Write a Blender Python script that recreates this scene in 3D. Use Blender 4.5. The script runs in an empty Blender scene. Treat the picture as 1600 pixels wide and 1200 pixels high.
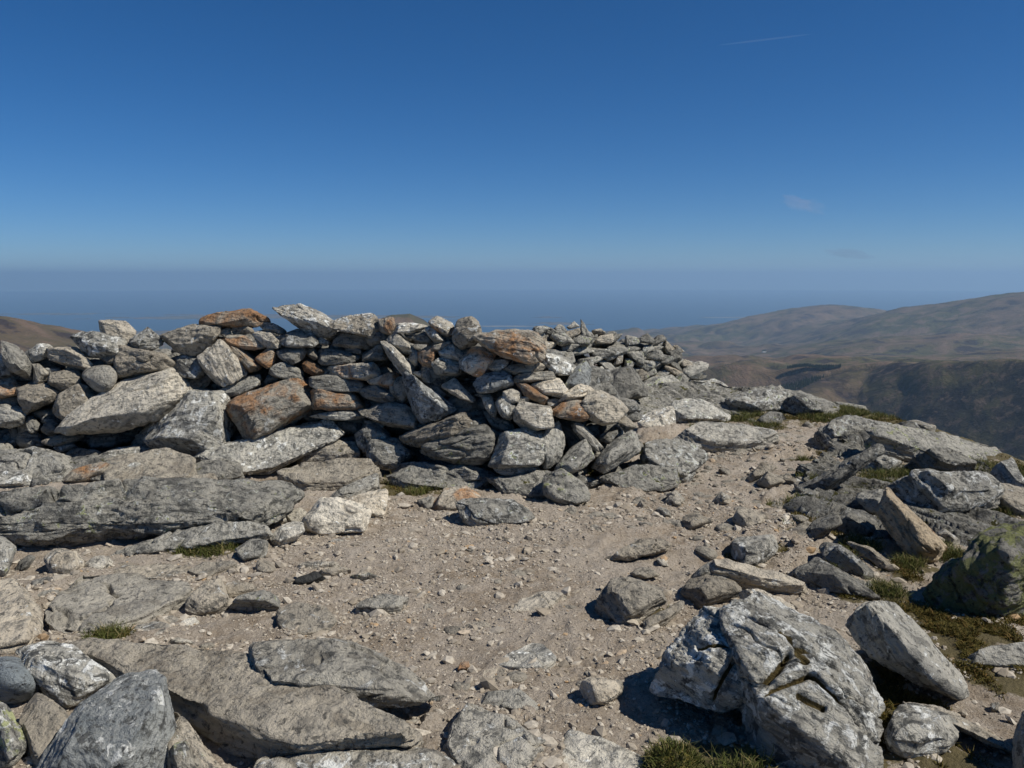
import bpy, math, random
import numpy as np

# ------------------------------------------------------------------ camera, sky, sun, exposure
scene = bpy.context.scene
F = 1290.0                       # focal length in units of a 1600-wide frame
PITCH = math.radians(7.3)
EYE = np.array([0.0, 0.0, 1.6])
cam_data = bpy.data.cameras.new('camera')
cam = bpy.data.objects.new('camera', cam_data)
scene.collection.objects.link(cam)
cam.location = EYE
cam.rotation_euler = (math.pi / 2 - PITCH, 0, 0)
cam_data.sensor_width = 36.0
cam_data.lens = 36.0 * F / 1600.0
cam_data.clip_start = 0.05
cam_data.clip_end = 300000.0
scene.camera = cam

SUN_EL, SUN_AZ = math.radians(49), math.radians(-20)      # azimuth from +x towards +y
sun_dir = np.array([math.cos(SUN_EL) * math.cos(SUN_AZ), math.cos(SUN_EL) * math.sin(SUN_AZ), math.sin(SUN_EL)])
world = bpy.data.worlds.new('World')
scene.world = world
world.use_nodes = True
wn = world.node_tree
bg = wn.nodes['Background']
sky = wn.nodes.new('ShaderNodeTexSky')
sky.sky_type = 'NISHITA'
sky.sun_disc = False
sky.sun_elevation = SUN_EL
sky.sun_rotation = math.pi / 2 - SUN_AZ
sky.altitude = 900
sky.air_density = 0.75
sky.dust_density = 0.0
sky.ozone_density = 10.0
hs = wn.nodes.new('ShaderNodeHueSaturation')
hs.inputs['Saturation'].default_value = 1.17
wn.links.new(sky.outputs[0], hs.inputs['Color'])
wn.links.new(hs.outputs[0], bg.inputs[0])
bg.inputs[1].default_value = 0.078

sun_data = bpy.data.lights.new('sun', 'SUN')
sun_data.energy = 5.0
sun_data.angle = math.radians(0.53)
sun_data.color = (1.0, 0.955, 0.88)
sun = bpy.data.objects.new('sun', sun_data)
scene.collection.objects.link(sun)
from mathutils import Vector, Matrix
sun.rotation_euler = Vector(-sun_dir).to_track_quat('-Z', 'Y').to_euler()
sun.location = (20, -8, 30)

scene.view_settings.view_transform = 'Standard'
scene.view_settings.look = 'None'
scene.view_settings.exposure = 0.0
scene.view_settings.gamma = 1.0
scene.view_settings.use_curve_mapping = False
scene.cycles.volume_bounces = 2
scene.cycles.use_denoising = True

COL = scene.collection
rng = np.random.default_rng(7)

# ------------------------------------------------------------------ small maths helpers
def ray(px, py):
    dx, dy = (px - 800.0) / F, (600.0 - py) / F
    d = np.array([dx, math.cos(PITCH) + math.sin(PITCH) * dy, -math.sin(PITCH) + math.cos(PITCH) * dy])
    return d / np.linalg.norm(d)

def at_dist(px, py, dist):
    """world point seen at that place of the picture, dist metres away over the ground"""
    d = ray(px, py)
    return EYE + d * dist / math.hypot(d[0], d[1])

def hit(px, py, p0, n):
    d = ray(px, py)
    return EYE + d * (np.dot(p0 - EYE, n) / np.dot(d, n))

def _hash(ix, iy, iz, seed):
    h = (ix * 374761393 + iy * 668265263 + iz * 2147483647 + seed * 974634711) & 0xffffffff
    h = ((h ^ (h >> 13)) * 1274126177) & 0xffffffff
    h = ((h ^ (h >> 16)) * 2246822519) & 0xffffffff
    return ((h ^ (h >> 15)) & 0xffff) / 32767.5 - 1.0

def vnoise(p, seed=0):
    i = np.floor(p).astype(np.int64)
    f = p - i
    u = f * f * f * (f * (f * 6 - 15) + 10)
    out = 0
    for c in range(8):
        a, b, d = c & 1, (c >> 1) & 1, c >> 2
        w = (u[:, 0] if a else 1 - u[:, 0]) * (u[:, 1] if b else 1 - u[:, 1]) * (u[:, 2] if d else 1 - u[:, 2])
        out = out + w * _hash(i[:, 0] + a, i[:, 1] + b, i[:, 2] + d, seed)
    return out

def fbm(p, octaves=4, seed=0, gain=0.5):
    s, a, tot = 0, 1.0, 0
    for o in range(octaves):
        s = s + a * vnoise(p, seed + o * 17)
        tot += a
        p = p * 2.03 + 11.3
        a *= gain
    return s / tot

def fbm2(p, octaves=4, seed=0, gain=0.5):
    """the same over the ground plane only"""
    s, a, tot = 0, 1.0, 0
    p = p[:, :2]
    for o in range(octaves):
        i = np.floor(p).astype(np.int64); f = p - i
        u = f * f * f * (f * (f * 6 - 15) + 10)
        h = [_hash(i[:, 0] + c, i[:, 1] + d, 7, seed + o * 17) for c, d in ((0, 0), (1, 0), (0, 1), (1, 1))]
        lo = h[0] + (h[1] - h[0]) * u[:, 0]; hi = h[2] + (h[3] - h[2]) * u[:, 0]
        s = s + a * .85 * (lo + (hi - lo) * u[:, 1])
        tot += a
        p = p * 2.03 + 11.3
        a *= gain
    return s / tot

def P3(x, y, z=0.0):
    return np.stack([x, y, np.zeros_like(x) + z], 1)

def sstep(a, b, x):
    t = np.clip((x - a) / (b - a), 0, 1)
    return t * t * (3 - 2 * t)

def inside(x, y, poly):
    c = np.zeros(len(x), bool)
    j = len(poly) - 1
    for i in range(len(poly)):
        xi, yi = poly[i]; xj, yj = poly[j]
        k = ((yi > y) != (yj > y)) & (x < (xj - xi) * (y - yi) / (yj - yi + 1e-12) + xi)
        c ^= k; j = i
    return c

# ------------------------------------------------------------------ mesh helpers
def mesh_from(name, verts, faces, smooth=True):
    """verts (n,3) array, faces (m,k) array, all faces with k corners"""
    me = bpy.data.meshes.new(name)
    k = faces.shape[1]
    me.vertices.add(len(verts))
    me.vertices.foreach_set('co', np.ascontiguousarray(verts, dtype=np.float32).ravel())
    me.loops.add(faces.size)
    me.loops.foreach_set('vertex_index', np.ascontiguousarray(faces, dtype=np.int32).ravel())
    me.polygons.add(len(faces))
    me.polygons.foreach_set('loop_start', np.arange(0, faces.size, k, dtype=np.int32))
    me.polygons.foreach_set('use_smooth', np.full(len(faces), smooth, dtype=bool))
    me.update(calc_edges=True)
    return me

def link(name, me, mat=None, parent=None):
    o = bpy.data.objects.new(name, me)
    COL.objects.link(o)
    if mat is not None and me is not None:
        if not me.materials:
            me.materials.append(mat)
    if parent is not None:
        o.parent = parent
        o.matrix_parent_inverse = parent.matrix_basis.inverted()
    return o

def empty(name, loc):
    o = bpy.data.objects.new(name, None)
    COL.objects.link(o)
    o.location = loc
    o.empty_display_size = 0.1
    return o

def tag(o, label=None, cat=None, group=None, kind=None):
    if label: o['label'] = label
    if cat: o['category'] = cat
    if group: o['group'] = group
    if kind: o['kind'] = kind
    return o

_cs = {}
def cube_sphere(n):
    if n in _cs: return _cs[n]
    t = np.tan(np.linspace(-1, 1, n + 1) * math.pi / 4)
    V, Fc, idx = [], [], {}
    def vid(x, y, z):
        k = (round(x, 5), round(y, 5), round(z, 5))
        if k not in idx:
            idx[k] = len(V); V.append((x, y, z))
        return idx[k]
    fr = [((1,0,0),(0,1,0),(0,0,1)), ((-1,0,0),(0,0,1),(0,1,0)), ((0,1,0),(0,0,1),(1,0,0)),
          ((0,-1,0),(1,0,0),(0,0,1)), ((0,0,1),(1,0,0),(0,1,0)), ((0,0,-1),(0,1,0),(1,0,0))]
    for c, u, v in fr:
        g = [[vid(*(c[k] + u[k] * t[i] + v[k] * t[j] for k in range(3))) for j in range(n + 1)] for i in range(n + 1)]
        for i in range(n):
            for j in range(n):
                Fc.append((g[i][j], g[i+1][j], g[i+1][j+1], g[i][j+1]))
    V = np.array(V); V /= np.linalg.norm(V, axis=1)[:, None]
    _cs[n] = (V, np.array(Fc, dtype=np.int32))
    return _cs[n]

def hull2(pts):
    pts = sorted(set(map(tuple, pts)))
    def half(ps):
        h = []
        for p in ps:
            while len(h) > 1 and (h[-1][0]-h[-2][0])*(p[1]-h[-2][1]) - (h[-1][1]-h[-2][1])*(p[0]-h[-2][0]) <= 0: h.pop()
            h.append(p)
        return h
    a, b = half(pts), half(pts[::-1])
    return a[:-1] + b[:-1]

# ------------------------------------------------------------------ materials
def new_mat(name):
    m = bpy.data.materials.new(name); m.use_nodes = True
    nt = m.node_tree
    return m, nt, nt.nodes['Principled BSDF']

class NT:
    """terse node builder"""
    def __init__(s, nt): s.t = nt
    def n(s, typ, **kw):
        nd = s.t.nodes.new(typ)
        for k, v in kw.items(): setattr(nd, k, v)
        return nd
    def l(s, a, b): s.t.links.new(a, b)
    def val(s, sock, v):
        if hasattr(v, 'links') or isinstance(v, bpy.types.NodeSocket): s.l(v, sock)
        else: sock.default_value = v
    def math(s, op, a, b=0.0, c=0.0, clamp=False):
        nd = s.n('ShaderNodeMath', operation=op, use_clamp=clamp)
        s.val(nd.inputs[0], a); s.val(nd.inputs[1], b); s.val(nd.inputs[2], c)
        return nd.outputs[0]
    def noise(s, vec, scale, detail=4, rough=0.55, dist=0.0):
        nd = s.n('ShaderNodeTexNoise')
        s.l(vec, nd.inputs['Vector'])
        nd.inputs['Scale'].default_value = scale; nd.inputs['Detail'].default_value = detail
        nd.inputs['Roughness'].default_value = rough; nd.inputs['Distortion'].default_value = dist
        return nd.outputs['Fac']
    def scaled(s, vec, sc):
        nd = s.n('ShaderNodeMapping'); nd.inputs['Scale'].default_value = sc
        s.l(vec, nd.inputs['Vector']); return nd.outputs[0]
    def mix(s, fac, a, b, blend='MIX'):
        nd = s.n('ShaderNodeMix', data_type='RGBA', blend_type=blend)
        s.val(nd.inputs[0], fac); s.val(nd.inputs[6], a); s.val(nd.inputs[7], b)
        return nd.outputs[2]
    def step(s, x, lo, hi):
        nd = s.n('ShaderNodeMapRange', interpolation_type='SMOOTHSTEP')
        s.val(nd.inputs[0], x); s.val(nd.inputs[1], lo); s.val(nd.inputs[2], hi)
        return nd.outputs[0]
    def attr(s, name):
        nd = s.n('ShaderNodeAttribute', attribute_type='OBJECT', attribute_name=name)
        return nd.outputs['Fac']

def c4(r, g, b): return (r, g, b, 1.0)

def make_rock_mat():
    m, nt, bs = new_mat('weathered_rock')
    N = NT(nt)
    tc = N.n('ShaderNodeTexCoord').outputs['Object']
    oi = N.n('ShaderNodeObjectInfo').outputs['Random']
    off = N.n('ShaderNodeCombineXYZ')
    N.val(off.inputs[0], N.math('MULTIPLY', oi, 37.0)); N.val(off.inputs[1], N.math('MULTIPLY', oi, 91.0)); N.val(off.inputs[2], N.math('MULTIPLY', oi, 53.0))
    add = N.n('ShaderNodeVectorMath', operation='ADD'); N.l(tc, add.inputs[0]); N.l(off.outputs[0], add.inputs[1])
    v = add.outputs[0]
    rust, lich, tone, brown, green, cool, moss = (N.attr(a) for a in ('rust', 'lichen', 'tone', 'brown', 'green', 'cool', 'moss'))
    big = N.noise(v, 4.0, 6, 0.6, 0.3)
    vs = N.scaled(v, (2.2, 2.2, 11.0))
    strat = N.noise(vs, 2.2, 7, 0.62, 0.6)
    fine = N.noise(v, 55.0, 5, 0.7)
    c = N.mix(N.step(big, 0.32, 0.7), c4(.150, .147, .132), c4(.39, .368, .305))
    c = N.mix(N.step(strat, 0.36, 0.66), c, c4(.35, .33, .278))
    c = N.mix(N.math('MULTIPLY', N.step(strat, 0.45, 0.38), 0.5), c, c4(.065, .062, .055))
    c = N.mix(N.math('MULTIPLY', brown, N.math('MULTIPLY_ADD', big, 0.5, 0.45)), c, c4(.37, .29, .19))
    c = N.mix(N.math('MULTIPLY', cool, 0.55), c, c4(.17, .20, .215))
    # rust staining
    rn = N.noise(v, 5.0, 5, 0.6, 0.8)
    rf = N.step(rn, N.math('MULTIPLY_ADD', rust, -0.42, 0.72), N.math('MULTIPLY_ADD', rust, -0.30, 0.86))
    c = N.mix(N.math('MULTIPLY', rf, 0.85), c, N.mix(fine, c4(.20, .085, .03), c4(.42, .22, .09)))
    # crustose lichen: white blotches
    ln = N.noise(v, 13.0, 9, 0.68, 0.5)
    lf = N.step(ln, N.math('MULTIPLY_ADD', lich, -0.27, 0.70), N.math('MULTIPLY_ADD', lich, -0.26, 0.76))
    c = N.mix(N.math('MULTIPLY', lf, 0.85), c, N.mix(fine, c4(.46, .465, .43), c4(.76, .75, .69)))
    # yellow-green map lichen
    gn = N.noise(v, 13.0, 8, 0.7, 0.3)
    gf = N.step(gn, N.math('MULTIPLY_ADD', green, -0.26, 0.73), N.math('MULTIPLY_ADD', green, -0.24, 0.78))
    c = N.mix(N.math('MULTIPLY', gf, 0.8), c, N.mix(fine, c4(.16, .175, .05), c4(.34, .36, .11)))
    # black specks and pits
    bn = N.noise(v, 34.0, 6, 0.7, 0.4)
    c = N.mix(N.math('MULTIPLY', N.step(bn, 0.46, 0.36), 0.8), c, c4(.035, .034, .03))
    dn = N.noise(v, 17.0, 8, 0.7, 0.6)
    c = N.mix(N.math('MULTIPLY', N.step(dn, 0.48, 0.40), N.math('MULTIPLY_ADD', lich, 1.0, 0.2, True)), c, c4(.062, .062, .056))
    # moss
    mn = N.noise(v, 8.0, 7, 0.65, 0.5)
    mf = N.step(mn, N.math('MULTIPLY_ADD', moss, -0.30, 0.76), N.math('MULTIPLY_ADD', moss, -0.28, 0.80))
    c = N.mix(mf, c, N.mix(fine, c4(.035, .035, .008), c4(.12, .11, .025)))
    gv = N.n('ShaderNodeAttribute', attribute_type='GEOMETRY', attribute_name='groove').outputs['Fac']
    c = N.mix(N.step(N.math('MULTIPLY_ADD', mn, 1.2, gv), 1.02, 1.2), c, N.mix(fine, c4(.030, .026, .008), c4(.11, .075, .022)))
    tn = N.n('ShaderNodeVectorMath', operation='SCALE'); N.l(c, tn.inputs[0])
    N.val(tn.inputs['Scale'], N.math('MULTIPLY', tone, N.math('MULTIPLY_ADD', oi, 0.5, 0.78)))
    N.l(tn.outputs[0], bs.inputs['Base Color'])
    bs.inputs['Roughness'].default_value = 0.85
    bs.inputs['Specular IOR Level'].default_value = 0.25
    h = N.math('MULTIPLY_ADD', fine, 0.35, N.math('MULTIPLY_ADD', strat, 1.0, N.math('MULTIPLY', N.noise(v, 18.0, 7, 0.65), 1.1)))
    h = N.math('MULTIPLY_ADD', lf, 0.10, h)
    bp = N.n('ShaderNodeBump'); bp.inputs['Strength'].default_value = 1.0; bp.inputs['Distance'].default_value = 0.045
    N.l(h, bp.inputs['Height']); N.l(bp.outputs[0], bs.inputs['Normal'])
    return m

def make_soil_mat():
    m, nt, bs = new_mat('trodden_soil')
    N = NT(nt)
    v = N.n('ShaderNodeTexCoord').outputs['Object']
    big = N.noise(v, 1.3, 6, 0.6, 0.4)
    med = N.noise(v, 9.0, 7, 0.65)
    fine = N.noise(v, 85.0, 5, 0.7)
    c = N.mix(N.step(big, 0.35, 0.68), c4(.315, .25, .18), c4(.475, .41, .33))
    c = N.mix(N.step(med, 0.35, 0.7), c, c4(.485, .42, .34))
    c = N.mix(N.math('MULTIPLY', N.step(fine, 0.50, 0.34), 0.55), c, c4(.15, .115, .08))
    c = N.mix(N.math('MULTIPLY', N.step(fine, 0.56, 0.70), 0.45), c, c4(.54, .50, .42))
    at = N.n('ShaderNodeAttribute', attribute_type='GEOMETRY', attribute_name='turf').outputs['Fac']
    g = N.mix(N.noise(v, 40.0, 5, 0.7), c4(.095, .080, .036), c4(.22, .18, .10))
    tf = N.step(N.math('MULTIPLY_ADD', N.noise(v, 16.0, 7, 0.7), 1.3, at), 1.10, 1.45)
    c = N.mix(tf, c, g)
    N.l(c, bs.inputs['Base Color'])
    bs.inputs['Roughness'].default_value = 0.95
    bs.inputs['Specular IOR Level'].default_value = 0.1
    h = N.math('MULTIPLY_ADD', fine, 0.5, N.math('MULTIPLY', N.noise(v, 28.0, 8, 0.7), 1.0))
    bp = N.n('ShaderNodeBump'); bp.inputs['Strength'].default_value = 1.0; bp.inputs['Distance'].default_value = 0.035
    N.l(h, bp.inputs['Height']); N.l(bp.outputs[0], bs.inputs['Normal'])
    return m

def make_gravel_mat():
    m, nt, bs = new_mat('gravel_chips')
    N = NT(nt)
    tc = N.n('ShaderNodeTexCoord').outputs['Object']
    ri = N.n('ShaderNodeNewGeometry').outputs['Random Per Island']
    f = N.noise(tc, 60.0, 4, 0.7)
    c = N.mix(N.step(ri, 0.0, 1.0), c4(.29, .245, .185), c4(.48, .43, .35))
    c = N.mix(N.step(ri, 0.93, 1.0), c, c4(.40, .27, .15))
    c = N.mix(N.math('MULTIPLY', N.step(f, .55, .35), .5), c, c4(.16, .14, .11))
    N.l(c, bs.inputs['Base Color'])
    bs.inputs['Roughness'].default_value = 0.9
    bs.inputs['Specular IOR Level'].default_value = 0.15
    return m

def make_blade_mat(name, a, b, c3):
    m, nt, bs = new_mat(name)
    N = NT(nt)
    ri = N.n('ShaderNodeNewGeometry').outputs['Random Per Island']
    c = N.mix(ri, a, b)
    c = N.mix(N.step(ri, 0.72, 0.95), c, c3)
    N.l(c, bs.inputs['Base Color'])
    bs.inputs['Roughness'].default_value = 0.7
    bs.inputs['Specular IOR Level'].default_value = 0.15
    return m

def make_moor_mat():
    m, nt, bs = new_mat('moorland')
    N = NT(nt)
    v = N.n('ShaderNodeTexCoord').outputs['Object']
    big = N.noise(v, 0.0011, 8, 0.62, 0.4)
    med = N.noise(v, 0.006, 8, 0.66, 0.3)
    fine = N.noise(v, 0.03, 6, 0.7)
    c = N.mix(N.step(big, 0.36, 0.62), c4(.115, .080, .055), c4(.080, .075, .035))
    c = N.mix(N.math('MULTIPLY', N.step(med, 0.50, 0.58), 0.85), c, c4(.155, .108, .075))
    c = N.mix(N.math('MULTIPLY', N.step(med, 0.47, 0.40), 0.85), c, c4(.034, .026, .028))
    at = N.n('ShaderNodeAttribute', attribute_type='GEOMETRY', attribute_name='heather_shade').outputs['Fac']
    hc = N.mix(N.step(med, 0.40, 0.66), c4(.022, .018, .020), c4(.090, .078, .036))  # heather tones, set darker to put the crag's shade into the colour
    hc = N.mix(N.math('MULTIPLY', N.step(fine, 0.50, 0.62), 0.85), hc, c4(.12, .085, .06))
    c = N.mix(N.step(at, 0.25, 0.75), c, hc)
    at2 = N.n('ShaderNodeAttribute', attribute_type='GEOMETRY', attribute_name='field').outputs['Fac']
    vo = N.n('ShaderNodeTexVoronoi'); vo.inputs['Scale'].default_value = 0.004
    N.l(v, vo.inputs['Vector'])
    sep = N.n('ShaderNodeSeparateColor'); N.l(vo.outputs['Color'], sep.inputs[0])
    fc = N.mix(sep.outputs[0], c4(.055, .085, .03), c4(.16, .18, .075))
    fc = N.mix(N.step(sep.outputs[1], .6, .7), fc, c4(.04, .05, .025))
    c = N.mix(N.math('MULTIPLY', N.step(at2, 0.3, 0.7), 0.8), c, fc)
    N.l(c, bs.inputs['Base Color'])
    bs.inputs['Roughness'].default_value = 0.95
    bs.inputs['Specular IOR Level'].default_value = 0.05
    bp = N.n('ShaderNodeBump'); bp.inputs['Strength'].default_value = 0.8; bp.inputs['Distance'].default_value = 30.0
    N.l(N.math('MULTIPLY_ADD', fine, 0.4, med), bp.inputs['Height']); N.l(bp.outputs[0], bs.inputs['Normal'])
    return m

def make_plain_mat(name, col, rough=0.9, spec=0.1):
    m, nt, bs = new_mat(name)
    N = NT(nt)
    v = N.n('ShaderNodeTexCoord').outputs['Object']
    f = N.noise(v, 0.02, 5, 0.6)
    N.l(N.mix(f, tuple(x * .75 for x in col[:3]) + (1,), tuple(x * 1.25 for x in col[:3]) + (1,)), bs.inputs['Base Color'])
    bs.inputs['Roughness'].default_value = rough
    bs.inputs['Specular IOR Level'].default_value = spec
    return m

M_ROCK = make_rock_mat()
M_SOIL = make_soil_mat()
M_GRAVEL = make_gravel_mat()
M_GRASS = make_blade_mat('grass_blades', c4(.050, .065, .014), c4(.13, .13, .035), c4(.24, .19, .085))
M_MOSS = make_blade_mat('moss_fronds', c4(.050, .045, .010), c4(.14, .11, .022), c4(.17, .10, .03))
M_MOOR = make_moor_mat()
M_SEA = make_plain_mat('sea_water', c4(.010, .045, .085), 0.35, 0.4)
M_WOOD = make_plain_mat('conifer_needles', c4(.018, .026, .014))
M_TOWN = make_plain_mat('pale_render', c4(.62, .60, .55))

# ------------------------------------------------------------------ near ground: the summit plateau
XB_Y = np.array([0, 4.0, 5.0, 6.0, 6.9, 8.0, 9.4, 10.5, 11.3, 12.2, 13.5, 16.0, 20.0])
XB_X = np.array([14, 9.0, 6.5, 4.9, 4.4, 4.35, 4.3, 3.95, 3.3, 2.4, .3, -6.0, -20.0])

def ground_low(x, y):
    """smooth plateau height, falling away past its edge"""
    x = np.asarray(x, float); y = np.asarray(y, float)
    z = 0.035 * vnoise(P3(np.atleast_1d(x) * .6, np.atleast_1d(y) * .6), 3)
    e = np.atleast_1d(x) - np.interp(np.atleast_1d(y), XB_Y, XB_X)
    z = z - 0.72 * (np.sqrt(np.maximum(e, 0) ** 2 + .09) - .3)
    return z

def ground_at(px, py):
    p = hit(px, py, np.zeros(3), np.array([0, 0, 1.0]))
    for _ in range(3):
        p = hit(px, py, np.array([0, 0, float(ground_low(p[0], p[1])[0])]), np.array([0, 0, 1.0]))
    return p

# turf patches: (px, py, radius_m, kind)
TURF = [(560, 775, .08), (680, 772, .12), (820, 770, .1), (800, 752, .14), (905, 755, .12), (880, 748, .12), (1010, 752, .1), (1060, 720, .12), (1085, 690, .12), (1100, 672, .2), (1420, 770, .14), (1450, 820, .12), (1395, 830, .14), (1350, 830, .14), (1320, 815, .16), (1300, 800, .2), (1345, 860, .12), (1390, 890, .12), (1430, 890, .12), (1480, 870, .14), (1330, 940, .08), (1400, 960, .1), (1250, 720, .12), (1470, 735, .2), (1500, 735, .2), (1560, 800, .2), (1520, 820, .15), (1590, 970, .14), (1560, 1000, .12), (1380, 1060, .1), (1350, 1090, .1), (1370, 1120, .12), (1320, 1170, .1), (1100, 1195, .12), (1140, 1200, .12), (625, 768, .20), (655, 772, .14), (600, 760, .12), (740, 755, .18), (700, 745, .2), (775, 745, .15), (960, 748, .17), (940, 742, .12), (985, 742, .1),
        (1018, 640, .22), (1000, 650, .16), (1035, 632, .14), (1020, 700, .2), (1000, 712, .16), (1045, 706, .13), (860, 735, .2),
        (1120, 655, .3), (1175, 655, .35), (1240, 655, .4), (1300, 640, .4), (1345, 650, .45), (1380, 660, .4), (1200, 668, .2), (1285, 655, .3),
        (1300, 712, .18), (1330, 715, .16), (1345, 700, .2), (1310, 770, .25), (1360, 765, .28), (1400, 752, .3), (1330, 785, .2), (1440, 745, .2), (1280, 755, .2),
        (1540, 738, .35), (1565, 745, .3), (1525, 730, .3), (1600, 735, .4), (1585, 760, .3),
        (1262, 790, .18), (1270, 815, .18), (1255, 840, .15), (1280, 800, .15), (1300, 840, .12), (1170, 885, .1), (1150, 878, .06), (1310, 870, .12), (1340, 890, .1), (1385, 935, .1),
        (1480, 980, .22), (1510, 990, .2), (1465, 1000, .2), (1530, 985, .16), (1450, 965, .14), (1495, 1030, .16), (1440, 1040, .14), (1400, 1040, .12), (1560, 1060, .18), (1590, 1055, .2), (1540, 1050, .12),
        (1345, 1130, .14), (1360, 1160, .16), (1335, 1180, .12), (1400, 1110, .1), (1390, 1090, .1), (1450, 1180, .12), (1480, 1195, .14), (1440, 1105, .1),
        (300, 862, .12), (340, 860, .14), (370, 856, .08), (275, 858, .06), (170, 1000, .09), (190, 998, .06), (1030, 965, .05), (1290, 900, .07), (1215, 865, .08), (850, 772, .08), (1210, 790, .07), (1415, 905, .1), (50, 730, .2), (85, 735, .14), (370, 735, .16), (330, 705, .12), (450, 735, .12), (520, 705, .12)]
turf_xy = np.array([list(ground_at(a, b)[:2]) + [r] for a, b, r in TURF])

nr, nt_ = 640, 560
tt = np.linspace(-1, 1, nt_)
th = np.radians(36) * tt + np.radians(34) * tt ** 5
rr = 1.5 * (24 / 1.5) ** np.linspace(0, 1, nr)
R_, T_ = np.meshgrid(rr, th, indexing='ij')
gx, gy = (R_ * np.sin(T_)).ravel(), (R_ * np.cos(T_)).ravel()
gz = ground_low(gx, gy)
turf = np.zeros_like(gx)
tnz = 1 + .55 * fbm2(P3(gx * 5, gy * 5), 3, 91)
for cx, cy, r in turf_xy:
    d = np.hypot(gx - cx, gy - cy) * tnz
    turf = np.maximum(turf, 1 - sstep(.55 * r, 1.35 * r, d))
edge = np.interp(gy, XB_Y, XB_X) - gx
turf = np.maximum(turf, .9 * sstep(0.9, 0.1, edge) * sstep(6, 7.5, gy))
turf = np.maximum(turf, sstep(11, 12.5, gy))
# trodden lumps, embedded ledges of bedrock that break the path (foliation runs up to the right), small clods
q = P3(gx, gy)
warp = fbm2(q * 1.4, 3, 5)
along = gx * .80 + gy * .60
across = -gx * .60 + gy * .80
led = fbm2(np.stack([along * 1.1, across * 3.4 + warp * .8, np.zeros_like(gx)], 1), 4, 21)
plate = sstep(.04, .20, led)                       # raised plates with a broken edge
stepn = np.floor((led + .1 * fbm2(q * 5, 3, 31)) * 9) / 9
area = sstep(-.25, .25, fbm2(q * .7, 2, 77)) * (1 - turf)
rightpath = sstep(.2, 1.6, gx) * sstep(4.0, 5.2, gy) * sstep(10.5, 8.5, gy)
gz = gz + (plate * .030 + np.clip(stepn, 0, 1) * .11) * area * (.55 + 1.1 * rightpath)
gz = gz + .022 * fbm2(q * 4.0, 4, 9) + .020 * fbm2(q * 14.0, 3, 19) * (1 - .5 * turf) + .009 * np.abs(fbm2(q * 42.0, 2, 29))
crk = np.abs(fbm2(np.stack([along * 2.2, across * 6.0, np.zeros_like(gx)], 1), 3, 55))
gz = gz - .030 * sstep(.035, .0, crk) * area * sstep(9, 6, gy) * sstep(-.1, .3, fbm2(q * 1.1, 2, 58))
gz = gz + turf * (.015 + .02 * fbm2(q * 9, 3, 41))
idx = np.arange(nr * nt_).reshape(nr, nt_)
gf = np.stack([idx[:-1, :-1], idx[:-1, 1:], idx[1:, 1:], idx[1:, :-1]], -1).reshape(-1, 4)
gm = mesh_from('summit_ground', P3(gx, gy, gz), gf)
at = gm.attributes.new('turf', 'FLOAT', 'POINT'); at.data.foreach_set('value', turf.astype(np.float32))
tag(link('summit_ground', gm, M_SOIL), kind='structure')
GZ = gz.reshape(nr, nt_)

def ground_z(x, y):
    """height of the built ground sheet"""
    x = np.atleast_1d(np.asarray(x, float)); y = np.atleast_1d(np.asarray(y, float))
    i = np.log(np.hypot(x, y) / 1.5) / math.log(24 / 1.5) * (nr - 1)
    j = np.interp(np.arctan2(x, y), th, np.arange(nt_))
    i = np.clip(np.round(i).astype(int), 0, nr - 1); j = np.clip(np.round(j).astype(int), 0, nt_ - 1)
    return GZ[i, j]

# ------------------------------------------------------------------ far terrain and sea
RIDGES = [  # (front slope, back slope, crest rounding, [(px, py, distance)])
    (.22, .16, 500, [(1350, 500, 9400), (1450, 480, 9000), (1520, 468, 8700), (1600, 457, 8400), (1720, 445, 8200), (1950, 470, 8200)]),
    (.24, .20, 420, [(1150, 506, 11200), (1190, 496, 11000), (1235, 482, 10700), (1290, 477, 10600), (1345, 483, 10400), (1385, 497, 10200)]),
    (.10, .10, 300, [(960, 531, 12600), (1050, 522, 12300), (1180, 505, 11600)]),
    (.05, .05, 600, [(1060, 548, 8200), (1200, 540, 7400), (1400, 532, 6800), (1700, 520, 6400)]),
    (.09, .05, 200, [(1040, 572, 5200), (1180, 566, 4900), (1330, 560, 4600), (1500, 556, 4300), (1800, 548, 4200)]),
    (.95, .09, 40, [(1385, 569, 2750), (1420, 565, 2600), (1500, 564, 2450), (1600, 564, 2350), (1800, 560, 2200), (2100, 560, 2100)]),
    (.42, .30, 60, [(1390, 570, 2800), (1340, 584, 2700), (1290, 599, 2600), (1230, 622, 2450), (1150, 668, 2250)]),
    (.30, .12, 120, [(1010, 590, 4200), (1100, 574, 4000), (1180, 583, 3800), (1235, 600, 3600)]),
    (.40, .30, 60, [(1235, 603, 3500), (1310, 582, 3600), (1380, 574, 3650)]),
    (.40, .40, 120, [(-500, 440, 2300), (-200, 470, 2400), (-60, 488, 2500), (10, 498, 2600), (60, 509, 2700), (115, 524, 2850), (200, 560, 3000)]),
    (.45, .45, 50, [(560, 524, 4000), (592, 499, 4000), (612, 492, 4000), (640, 491, 4000), (662, 500, 4000), (700, 530, 4000)]),
]
SEA_Z = -830.0
nr2, nt2 = 420, 640
r2 = 16 * (34000 / 16) ** (np.linspace(0, 1, nr2))
r2 = np.concatenate([r2[r2 < 900][::3], np.geomspace(900, 15000, 400), np.geomspace(15300, 34000, 40)])
nr2 = len(r2)
t2 = np.radians(np.linspace(-46, 52, nt2))
R2_, T2_ = np.meshgrid(r2, t2, indexing='ij')
tx, ty = (R2_ * np.sin(T2_)).ravel(), (R2_ * np.cos(T2_)).ravel()
tr = R2_.ravel()
q = P3(tx, ty)
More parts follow.
